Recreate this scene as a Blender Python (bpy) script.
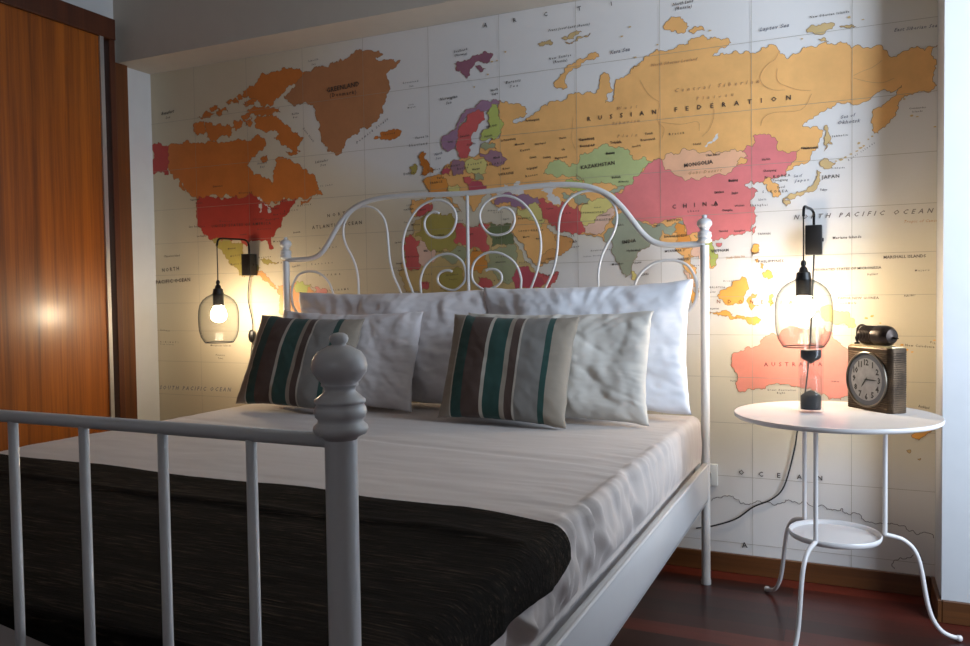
import bpy, bmesh, math, random
from mathutils import Vector, Matrix, noise
from mathutils.geometry import delaunay_2d_cdt

for o in list(bpy.data.objects):
    bpy.data.objects.remove(o)
SC = bpy.context.scene
COL = SC.collection
PI = math.pi

# ------------------------------------------------------------------ camera
def look_camera(f_px, yaw, pitch, roll, loc):
    fw = Vector((-math.sin(yaw)*math.cos(pitch), math.cos(yaw)*math.cos(pitch), math.sin(pitch)))
    r0 = Vector((math.cos(yaw), math.sin(yaw), 0)); u0 = r0.cross(fw)
    r = r0*math.cos(roll) + u0*math.sin(roll); u = -r0*math.sin(roll) + u0*math.cos(roll)
    cd = bpy.data.cameras.new('camera'); cam = bpy.data.objects.new('camera', cd); COL.objects.link(cam)
    m = Matrix((r, u, -fw)).transposed().to_4x4(); m.translation = Vector(loc)
    cam.matrix_world = m
    cd.sensor_width = 36; cd.lens = f_px/970*36; cd.clip_start = .02
    SC.camera = cam
look_camera(803.73, .42922, -.0347, -.01423, (.82205, -2.81455, .9569))

# ------------------------------------------------------------------ light
w = bpy.data.worlds.new('world'); SC.world = w; w.use_nodes = True
w.node_tree.nodes['Background'].inputs['Color'].default_value = (.5, .62, .9, 1)
w.node_tree.nodes['Background'].inputs['Strength'].default_value = .05
def area(name, loc, target, sx, sy, power, col):
    ld = bpy.data.lights.new(name, 'AREA'); ld.shape = 'RECTANGLE'; ld.size = sx; ld.size_y = sy
    ld.energy = power; ld.color = col
    o = bpy.data.objects.new(name, ld); COL.objects.link(o); o.location = loc
    o.rotation_euler = (Vector(target)-Vector(loc)).to_track_quat('-Z', 'Y').to_euler()
    return o
# daylight entering by the balcony door in the right hand wall
area('window_daylight', (2.2, -1.0, 1.4), (1.72, .1, 1.55), .9, 1.6, 62, (.70, .83, 1.0))
# faint fill light added behind the camera to lift the foreground
area('back_fill_light', (.6, -4.1, 1.5), (-.2, 0, 1.0), 1.6, 1.2, 1.8, (.86, .9, 1.0))
BULB_RIGHT, BULB_LEFT = 135.0, 145.0
SC.view_settings.view_transform = 'Standard'; SC.view_settings.look = 'None'
SC.view_settings.gamma = 1; SC.view_settings.use_curve_mapping = False
SC.view_settings.exposure = .38

# ------------------------------------------------------------------ helpers
def lin(c):
    return tuple(((v/255)/12.92 if v/255 <= .04045 else ((v/255+.055)/1.055)**2.4) for v in c)+(1,)
class NT:
    def __init__(s, name):
        s.m = bpy.data.materials.new(name); s.m.use_nodes = True; s.t = s.m.node_tree; s.t.nodes.clear()
        s.out = s.n('ShaderNodeOutputMaterial')
    def n(s, k, **kw):
        x = s.t.nodes.new(k)
        for a, b in kw.items(): setattr(x, a, b)
        return x
    def l(s, a, b): s.t.links.new(a, b)
    def bsdf(s, **kw):
        b = s.n('ShaderNodeBsdfPrincipled')
        for k, v in kw.items(): b.inputs[k.replace('_', ' ')].default_value = v
        s.l(b.outputs[0], s.out.inputs[0]); return b
    def coord(s, scale=(1, 1, 1), kind='Object'):
        tc = s.n('ShaderNodeTexCoord'); mp = s.n('ShaderNodeMapping'); mp.inputs['Scale'].default_value = scale
        s.l(tc.outputs[kind], mp.inputs[0]); return mp.outputs[0]
    def noise(s, vec, scale, detail=4, rough=.5):
        x = s.n('ShaderNodeTexNoise'); x.inputs['Scale'].default_value = scale; x.inputs['Detail'].default_value = detail
        x.inputs['Roughness'].default_value = rough; s.l(vec, x.inputs[0]); return x.outputs[0]
    def ramp(s, fac, stops, interp='LINEAR'):
        r = s.n('ShaderNodeValToRGB'); r.color_ramp.interpolation = interp
        e = r.color_ramp.elements
        while len(e) < len(stops): e.new(.5)
        for i, (p, c) in enumerate(stops): e[i].position = p; e[i].color = c
        s.l(fac, r.inputs[0]); return r.outputs[0]
    def bump(s, h, b, strength=.3, dist=.001):
        x = s.n('ShaderNodeBump'); x.inputs['Strength'].default_value = strength; x.inputs['Distance'].default_value = dist
        s.l(h, x.inputs['Height']); s.l(x.outputs[0], b.inputs['Normal'])
def plain(name, rgb, rough=.5, metal=0, noise_amt=.06, nscale=14, bump=0, bscale=200, coat=0):
    k = NT(name); b = k.bsdf(Roughness=rough, Metallic=metal); b.inputs['Coat Weight'].default_value = coat
    c = lin(rgb); lo = tuple(x*(1-noise_amt) for x in c[:3])+(1,); hi = tuple(min(1, x*(1+noise_amt)) for x in c[:3])+(1,)
    v = k.coord(); k.l(k.ramp(k.noise(v, nscale), [(.3, lo), (.7, hi)]), b.inputs['Base Color'])
    if bump: k.bump(k.noise(v, bscale), b, bump, .001)
    return k.m
def link(o, parent=None):
    COL.objects.link(o)
    if parent is not None: o.parent = parent
    return o
def mk(name, verts, faces, mat, parent=None, smooth=True, loc=None):
    me = bpy.data.meshes.new(name); me.from_pydata([tuple(v) for v in verts], [], faces); me.update()
    if smooth: me.shade_smooth()
    for m in (mat if isinstance(mat, (list, tuple)) else [mat]): me.materials.append(m)
    o = link(bpy.data.objects.new(name, me), parent)
    if loc: o.location = loc
    return o
def tag(o, label=None, cat=None, group=None, kind=None):
    if label: o['label'] = label
    if cat: o['category'] = cat
    if group: o['group'] = group
    if kind: o['kind'] = kind
    return o
def empty(name, loc, label, cat, group=None, rz=0):
    o = link(bpy.data.objects.new(name, None)); o.location = loc; o.rotation_euler.z = rz; o.empty_display_size = .05
    return tag(o, label, cat, group)
class MB:
    def __init__(s): s.v = []; s.f = []
    def add(s, v, f):
        b = len(s.v); s.v += [tuple(x) for x in v]; s.f += [tuple(i+b for i in q) for q in f]; return s
    def box(s, x0, x1, y0, y1, z0, z1, bev=0, seg=2):
        bm = bmesh.new(); bmesh.ops.create_cube(bm, size=1)
        for v in bm.verts: v.co = Vector(((x0+x1)/2+v.co.x*(x1-x0), (y0+y1)/2+v.co.y*(y1-y0), (z0+z1)/2+v.co.z*(z1-z0)))
        if bev: bmesh.ops.bevel(bm, geom=bm.edges[:], offset=bev, segments=seg, affect='EDGES', profile=.5)
        bm.verts.ensure_lookup_table()
        r = s.add([v.co[:] for v in bm.verts], [tuple(v.index for v in f.verts) for f in bm.faces]); bm.free(); return r
    def lathe(s, prof, n=48, c=(0, 0), cap=True):
        v = []; f = []
        for r, z in prof:
            for i in range(n):
                a = 2*PI*i/n; v.append((c[0]+max(r, 1e-5)*math.cos(a), c[1]+max(r, 1e-5)*math.sin(a), z))
        for j in range(len(prof)-1):
            for i in range(n):
                f.append((j*n+i, j*n+(i+1) % n, (j+1)*n+(i+1) % n, (j+1)*n+i))
        if cap: f.append(tuple(reversed(range(n)))); f.append(tuple((len(prof)-1)*n+i for i in range(n)))
        return s.add(v, f)
    def tube(s, path, r, n=12, closed=False):
        P = [Vector(p) for p in path]; m = len(P); R = r if isinstance(r, (list, tuple)) else [r]*m
        T = []
        for i in range(m):
            a = P[(i-1) % m] if (i > 0 or closed) else P[i]; b = P[(i+1) % m] if (i < m-1 or closed) else P[i]
            T.append((b-a).normalized())
        up = Vector((0, 0, 1)) if abs(T[0].z) < .9 else Vector((1, 0, 0))
        N = (up-T[0]*up.dot(T[0])).normalized(); v = []
        for i in range(m):
            N = (N-T[i]*N.dot(T[i])).normalized(); B = T[i].cross(N)
            for k in range(n):
                a = 2*PI*k/n; v.append(P[i]+(N*math.cos(a)+B*math.sin(a))*R[i])
        f = []
        for i in range(m if closed else m-1):
            j = (i+1) % m
            for k in range(n): f.append((i*n+k, i*n+(k+1) % n, j*n+(k+1) % n, j*n+k))
        if not closed: f.append(tuple(reversed(range(n)))); f.append(tuple((m-1)*n+k for k in range(n)))
        return s.add(v, f)
    def build(s, name, mat, parent=None, smooth=True, loc=None, sharp=None):
        o = mk(name, s.v, s.f, mat, parent, smooth, loc)
        if sharp is not None: o.data.set_sharp_from_angle(angle=math.radians(sharp))
        return o
def spline(pts, sub=6, closed=False):
    P = [Vector(p) for p in pts]; n = len(P); out = []
    for i in range(n if closed else n-1):
        if closed: a, b, c, d = P[(i-1) % n], P[i], P[(i+1) % n], P[(i+2) % n]
        else: a, b, c, d = P[max(i-1, 0)], P[i], P[i+1], P[min(i+2, n-1)]
        for k in range(sub):
            t = k/sub
            out.append(.5*((2*b)+(c-a)*t+(2*a-5*b+4*c-d)*t*t+(3*b-a-3*c+d)*t**3))
    if not closed: out.append(P[-1])
    return out
def text_mesh(s, size, shear=0, spacing=1, offset=0):
    cu = bpy.data.curves.new('t', 'FONT'); cu.body = s; cu.size = size; cu.shear = shear; cu.space_character = spacing
    cu.offset = offset; cu.resolution_u = 1 if size < .03 else 3; cu.fill_mode = 'BOTH'
    o = bpy.data.objects.new('t', cu); COL.objects.link(o)
    dg = bpy.context.evaluated_depsgraph_get(); dg.update()
    me = bpy.data.meshes.new_from_object(o.evaluated_get(dg))
    v = [x.co[:] for x in me.vertices]; f = [tuple(p.vertices) for p in me.polygons]
    bpy.data.objects.remove(o); bpy.data.curves.remove(cu); bpy.data.meshes.remove(me)
    return v, f

# ------------------------------------------------------------------ materials
WHITE_PAINT = plain('white_wall_paint', (200, 201, 202), .7, bump=.15, bscale=90, noise_amt=.02)
WALL_DIM = plain('low_bounce_wall_paint', (132, 120, 108), .8, noise_amt=.02)  # darker tone on the unseen walls, chosen to cut bounce light on the footboard
CEIL = plain('ceiling_paint', (196, 188, 176), .8, noise_amt=.02)
METAL = plain('white_enamelled_steel', (214, 214, 214), .28, noise_amt=.015)
TABLE_W = plain('white_lacquered_steel', (226, 222, 220), .25, noise_amt=.015)
BLACK = plain('black_plastic', (18, 17, 17), .4)
BLACKM = plain('black_metal', (22, 20, 19), .35, metal=.6)
SOCKET_W = plain('white_plastic', (226, 226, 222), .4, noise_amt=.01)
def cloth(name, rgb, rough=.85, bump=.25, sheen=.2):
    k = NT(name); b = k.bsdf(Roughness=rough); b.inputs['Sheen Weight'].default_value = sheen
    c = lin(rgb); v = k.coord()
    k.l(k.ramp(k.noise(v, 5), [(.3, tuple(x*.96 for x in c[:3])+(1,)), (.7, c)]), b.inputs['Base Color'])
    k.bump(k.noise(v, 700, 2), b, bump, .0006); return k.m
SHEET = cloth('pale_cotton_sheet', (206, 196, 190))
PILLOW = cloth('white_cotton_pillowcase', (226, 222, 224))
PILLOW2 = cloth('cool_white_cotton_pillowcase', (232, 234, 240))
PILLOWG = cloth('ivory_cotton_pillowcase', (206, 202, 194))
def wood(name, dark, light, rough, axis, coat=.4, gs=1.0):
    k = NT(name); b = k.bsdf(Roughness=rough); b.inputs['Coat Weight'].default_value = coat; b.inputs['Coat Roughness'].default_value = .22
    sc = {'z': (26*gs, 26*gs, .7), 'x': (.9, 30*gs, 30*gs), 'y': (30*gs, .9, 30*gs)}[axis]
    v = k.coord(sc); n1 = k.noise(v, 1.0, 6, .6)
    v2 = k.coord(tuple(a*4 for a in sc)); n2 = k.noise(v2, 1.3, 3)
    mx = k.n('ShaderNodeMath', operation='MULTIPLY_ADD'); k.l(n2, mx.inputs[0]); mx.inputs[1].default_value = .35; k.l(n1, mx.inputs[2])
    k.l(k.ramp(mx.outputs[0], [(.42, lin(dark)), (.85, lin(light))]), b.inputs['Base Color'])
    return k.m
WARD = wood('varnished_orange_wood', (98, 46, 5), (166, 90, 19), .36, 'z')
WARD_D = wood('dark_brown_wood', (60, 26, 10), (84, 40, 16), .45, 'z', .2)
BASEB = wood('baseboard_wood', (74, 42, 20), (108, 66, 32), .4, 'x', .3)
STEEL = plain('brushed_aluminium', (200, 200, 200), .35, metal=.8)
def floor_mat():
    k = NT('dark_red_floorboards'); b = k.bsdf(Roughness=.3); b.inputs['Coat Weight'].default_value = .12; b.inputs['Coat Roughness'].default_value = .15
    v = k.coord()
    br = k.n('ShaderNodeTexBrick'); k.l(v, br.inputs[0]); br.inputs['Scale'].default_value = 1; br.inputs['Brick Width'].default_value = 1.3
    br.inputs['Row Height'].default_value = .085; br.inputs['Mortar Size'].default_value = .0012; br.inputs['Bias'].default_value = 0
    br.inputs['Color1'].default_value = lin((108, 40, 28)); br.inputs['Color2'].default_value = lin((48, 20, 16)); br.inputs['Mortar'].default_value = lin((20, 10, 8))
    n = k.noise(k.coord((1.5, 34, 1)), 1, 5, .6)
    g = k.ramp(n, [(.3, (.62, .6, .6, 1)), (.7, (1, 1, 1, 1))])
    mx = k.n('ShaderNodeMix', data_type='RGBA', blend_type='MULTIPLY'); mx.inputs[0].default_value = 1
    k.l(br.outputs[0], mx.inputs[6]); k.l(g, mx.inputs[7]); k.l(mx.outputs[2], b.inputs['Base Color'])
    return k.m
FLOOR = floor_mat()

# ------------------------------------------------------------------ room shell
XL, XN, XR, YB, ZC, ND = -2.173, 1.0556, 2.4, -4.2, 2.55, .2002
ZS, ZBB = 2.0123, .0653
def struct(name, mb, mat, **kw): return tag(mb.build(name, mat, smooth=False, **kw), kind='structure')
struct('floor', MB().box(XL-.1, XR+.1, YB-.1, .1, -.05, 0), FLOOR)
struct('ceiling', MB().box(XL-.1, XR+.1, YB-.1, .1, ZC, ZC+.05), CEIL)
struct('wall_back', MB().box(XL-.1, XN, 0, .1, 0, ZC), WHITE_PAINT)
struct('wall_left', MB().box(XL-.1, XL, YB, 0, 0, ZC), WHITE_PAINT)
struct('wall_right', MB().box(XR, XR+.1, YB, -1.9, 0, ZC).box(XR, XR+.1, -.6, -ND, 0, ZC).box(XR, XR+.1, -1.9, -.6, 2.35, ZC), WALL_DIM)
struct('wall_front', MB().box(XL-.1, -.25, YB-.1, YB, 0, ZC).box(1.45, XR+.1, YB-.1, YB, 0, ZC).box(-.25, 1.45, YB-.1, YB, 0, .85).box(-.25, 1.45, YB-.1, YB, 2.15, ZC), WALL_DIM)
struct('wall_pillar', MB().box(XN, XR+.1, -ND, .1, 0, ZC), WHITE_PAINT)
struct('trim_1', MB().box(XL, XN, -ND, 0, ZS, ZC), CEIL)
bb = struct('baseboard_back', MB().box(XL, XN-.012, -.012, -.0005, 0, ZBB, .002, 1), BASEB)
struct('baseboard_niche', MB().box(XN-.012, XN-.0005, -ND-.012, -.0005, 0, ZBB, .002, 1), BASEB)
struct('baseboard_pillar', MB().box(XN, XR, -ND-.012, -ND-.0005, 0, ZBB, .002, 1), BASEB)
WF = plain('white_window_frame', (220, 222, 224), .4)
k = NT('window_glass'); g1 = k.n('ShaderNodeBsdfTransparent'); g2 = k.n('ShaderNodeBsdfGlossy'); g2.inputs['Roughness'].default_value = .02
mxs = k.n('ShaderNodeMixShader'); mxs.inputs[0].default_value = .06; k.l(g1.outputs[0], mxs.inputs[1]); k.l(g2.outputs[0], mxs.inputs[2]); k.l(mxs.outputs[0], k.out.inputs[0])
PANE = k.m
def window(name, mbf, mbg):
    f = struct(name, mbf, WF); g = mbg.build('pane', PANE, f, smooth=False); return f
window('window_1', MB().box(2.41, 2.46, -1.9, -1.84, 0, 2.35).box(2.41, 2.46, -.66, -.6, 0, 2.35).box(2.41, 2.46, -1.28, -1.22, 0, 2.35).box(2.41, 2.46, -1.84, -.66, 2.29, 2.35).box(2.41, 2.46, -1.84, -.66, 0, .06),
       MB().box(2.432, 2.438, -1.84, -.66, .06, 2.29))
window('window_2', MB().box(-.25, -.2, YB-.07, YB-.02, .85, 2.15).box(1.4, 1.45, YB-.07, YB-.02, .85, 2.15).box(.575, .625, YB-.07, YB-.02, .85, 2.15).box(-.2, 1.4, YB-.07, YB-.02, .85, .9).box(-.2, 1.4, YB-.07, YB-.02, 2.1, 2.15),
       MB().box(-.2, 1.4, YB-.048, YB-.042, .9, 2.1))

# ------------------------------------------------------------------ printed map on the niche wall
PC = {'canada': (210, 124, 56), 'alaska': (190, 70, 62), 'greenland': (184, 126, 84), 'usa': (184, 66, 54), 'olive': (176, 160, 84), 'tan': (222, 160, 96),
      'lime': (186, 194, 104), 'pink': (224, 150, 140), 'plum': (150, 98, 114), 'khaki': (208, 178, 124), 'russia': (240, 182, 112), 'sea': (224, 220, 216),
      'kaz': (184, 194, 134), 'turk': (166, 174, 148), 'yellow': (220, 206, 128), 'pale': (228, 190, 168), 'red': (208, 96, 94), 'purple': (162, 124, 148),
      'india': (160, 166, 144), 'china': (226, 128, 128), 'mongolia': (238, 184, 146), 'orange': (228, 152, 70), 'amber': (234, 172, 84), 'australia': (230, 144, 126),
      'africa': (206, 178, 120), 'green': (112, 122, 84), 'sage': (164, 166, 128), 'crimson': (192, 84, 96), 'brown': (196, 116, 44), 'mauve': (160, 120, 132),
      'ink': (74, 64, 58), 'faint': (196, 150, 104), 'blue': (122, 120, 128), 'orangeink': (136, 70, 20), 'redink': (128, 50, 46), 'grey': (120, 112, 104), 'grid': (164, 154, 138), 'border': (150, 112, 76), 'coast': (120, 112, 108)}
def print_mat(name, rgb):
    k = NT('print_'+name); b = k.bsdf(Roughness=.55); c = lin(rgb); v = k.coord()
    k.l(k.ramp(k.noise(v, 9, 5, .6), [(.3, tuple(x*.88 for x in c[:3])+(1,)), (.7, tuple(min(1, x*1.06) for x in c[:3])+(1,))]), b.inputs['Base Color']); return k.m
def ocean_mat():
    k = NT('print_ocean'); b = k.bsdf(Roughness=.55); v = k.coord()
    tc = k.n('ShaderNodeTexCoord'); sep = k.n('ShaderNodeSeparateXYZ'); k.l(tc.outputs['Object'], sep.inputs[0])
    # the printed sea is lilac white around Asia and the Arctic, parchment elsewhere
    tot = None
    for cx, cz, rx, rz in ((-.05, 1.95, 1.0, .5), (.75, 1.45, .42, .35), (.15, .95, .5, .25), (-.75, 1.7, .5, .3), (.7, .2, .9, .28)):
        dx = k.n('ShaderNodeMath', operation='SUBTRACT'); k.l(sep.outputs[0], dx.inputs[0]); dx.inputs[1].default_value = cx
        dz = k.n('ShaderNodeMath', operation='SUBTRACT'); k.l(sep.outputs[2], dz.inputs[0]); dz.inputs[1].default_value = cz
        a = k.n('ShaderNodeMath', operation='DIVIDE'); k.l(dx.outputs[0], a.inputs[0]); a.inputs[1].default_value = rx
        c = k.n('ShaderNodeMath', operation='DIVIDE'); k.l(dz.outputs[0], c.inputs[0]); c.inputs[1].default_value = rz
        a2 = k.n('ShaderNodeMath', operation='MULTIPLY'); k.l(a.outputs[0], a2.inputs[0]); k.l(a.outputs[0], a2.inputs[1])
        c2 = k.n('ShaderNodeMath', operation='MULTIPLY_ADD'); k.l(c.outputs[0], c2.inputs[0]); k.l(c.outputs[0], c2.inputs[1]); k.l(a2.outputs[0], c2.inputs[2])
        e = k.n('ShaderNodeMath', operation='MULTIPLY'); k.l(c2.outputs[0], e.inputs[0]); e.inputs[1].default_value = -1
        g = k.n('ShaderNodeMath', operation='EXPONENT'); k.l(e.outputs[0], g.inputs[0])
        if tot is None: tot = g.outputs[0]
        else:
            ad = k.n('ShaderNodeMath', operation='ADD'); k.l(tot, ad.inputs[0]); k.l(g.outputs[0], ad.inputs[1]); tot = ad.outputs[0]
    n = k.noise(v, 2.2, 6, .6); ad = k.n('ShaderNodeMath', operation='MULTIPLY_ADD'); k.l(n, ad.inputs[0]); ad.inputs[1].default_value = .5; k.l(tot, ad.inputs[2])
    k.l(k.ramp(ad.outputs[0], [(.3, lin((208, 196, 170))), (.62, lin((218, 209, 190))), (1.0, lin((224, 220, 216)))]), b.inputs['Base Color'])
    return k.m
def ragged(pts, amp=.3, limit=.0075, closed=True):
    out = []
    def rec(a, b):
        L = math.hypot(b[0]-a[0], b[1]-a[1])
        if L < limit: return [a]
        key = tuple(sorted((a, b))); rr = random.Random(hash((round(key[0][0]*1e4), round(key[0][1]*1e4), round(key[1][0]*1e4), round(key[1][1]*1e4))))
        d = rr.uniform(-amp, amp)*min(1, .05/L); nx, ny = -(key[1][1]-key[0][1]), key[1][0]-key[0][0]
        m = ((a[0]+b[0])/2+nx*d, (a[1]+b[1])/2+ny*d)
        return rec(a, m)+rec(m, b)
    for i in range(len(pts)-(0 if closed else 1)): out += rec(pts[i], pts[(i+1) % len(pts)])
    return out
def build_map():
    names = list(PC); mats = [ocean_mat()]+[print_mat(n, PC[n]) for n in names]; idx = {n: i+1 for i, n in enumerate(names)}
    V = []; F = []; MI = []
    def add(v, f, mi):
        b = len(V); V.extend(v); F.extend(tuple(i+b for i in q) for q in f); MI.extend([mi]*len(f))
    x0, x1, z0, z1 = XL+.001, XN-.001, ZBB, ZS-.001
    cl = lambda p: (min(max(p[0], x0+.0005), x1-.0005), min(max(p[1], z0), z1))
    add([(x0, -.0006, z0), (x1, -.0006, z0), (x1, -.0006, z1), (x0, -.0006, z1)], [(0, 1, 2, 3)], 0)
    def strip(pts, wd, y, mi, closed=False):
        n = len(pts); v = []; f = []
        for i in range(n if closed else n-1):
            a, b = pts[i], pts[(i+1) % n]; dx, dz = b[0]-a[0], b[1]-a[1]; L = math.hypot(dx, dz)
            if L < 1e-6: continue
            ox, oz = -dz/L*wd/2, dx/L*wd/2; k = len(v)
            v += [(a[0]+ox, y, a[1]+oz), (a[0]-ox, y, a[1]-oz), (b[0]-ox, y, b[1]-oz), (b[0]+ox, y, b[1]+oz)]; f.append((k, k+1, k+2, k+3))
        add(v, f, mi)
    y = -.001
    for name, pts in LAND:
        p = [cl((a/1000, b/1000)) for a, b in pts]
        p = [cl(q) for q in ragged(p)]
        vs, es, fs, *_ = delaunay_2d_cdt([Vector(q) for q in p], [], [list(range(len(p)))], 1, 1e-6)
        y -= .000015
        v3 = [(q[0], y, q[1]) for q in vs]
        ff = []
        for q in fs:
            a, b, c = (vs[i] for i in q[:3]); s = (b-a).cross(c-a)
            ff.append(tuple(q) if s > 0 else tuple(reversed(q)))
        add(v3, ff, idx[name])
        if name != 'sea':
            y -= .000008; strip(p, .0013, y, idx['border'], True)
    rr = random.Random(4); y -= .00001
    for name, q in ISLETS:
        n = 7; r = rr.uniform(.0035, .006); cx, cz = q[0]/1000, q[1]/1000
        add([(cx+r*rr.uniform(.6, 1.3)*math.cos(6.283*i/n), y, cz+.7*r*rr.uniform(.6, 1.2)*math.sin(6.283*i/n)) for i in range(n)], [tuple(range(n))], idx[name])
    y -= .00001
    for L in RIVERS: strip([tuple(q) for q in spline([(a/1000, b/1000, 0) for a, b in L], 4)] and [(q.x, q.y) for q in spline([(a/1000, b/1000, 0) for a, b in L], 4)], .0012, y, idx['faint'])
    for L in COAST_LINES: strip([cl(q) for q in ragged([(a/1000, b/1000) for a, b in L], closed=False)], .0022, y, idx['coast'])
    y -= .00001
    for gx in [.517+.3025*i for i in range(-9, 2)]:
        if x0 < gx < x1: strip([(gx, z0), (gx, z1)], .0012, y, idx['grid'])
    for gz in (1.779, 1.557, 1.375, 1.219, 1.071, .94, .811, .668, .512, .33, .103): strip([(x0, gz), (x1, gz)], .0012, y, idx['grid'])
    y -= .00001
    for s, ax, az, bx, bz, h, col, it in WORDS:
        ax, az, bx, bz, h = ax/1000, az/1000, bx/1000, bz/1000, h/1000
        tw = math.hypot(bx-ax, bz-az); size = h/.7; small = h < .016
        v1, f1 = text_mesh(s, size, .35*it, 1, size*.018 if h < .02 else 0)
        w1 = max(v[0] for v in v1)-min(v[0] for v in v1)
        if len(s) > 1 and tw > w1:
            v2, _ = text_mesh(s, size, .35*it, 2); w2 = max(v[0] for v in v2)-min(v[0] for v in v2)
            v1, f1 = text_mesh(s, size, .35*it, 1+(tw-w1)/max(w2-w1, 1e-6), size*.018 if h < .02 else 0)
        xm = min(v[0] for v in v1); wn = max(v[0] for v in v1)-xm
        sx = tw/wn if len(s) > 1 else 1
        ang = math.atan2(bz-az, bx-ax); ca, sa = math.cos(ang), math.sin(ang)
        vv = []
        for q in v1:
            X = (q[0]-xm)*sx; Z = q[1]; vv.append((ax+X*ca-Z*sa, y, az+X*sa+Z*ca))
        vv = [(min(max(a, x0), x1), b, c) for a, b, c in vv]
        add(vv, f1, idx[col])
    o = mk('world_map_mural', V, F, mats, smooth=False)
    o.data.polygons.foreach_set('material_index', MI); o.data.update()
    tag(o, 'large printed political world map wallpaper covering the niche wall behind the bed', 'wall mural')

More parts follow.
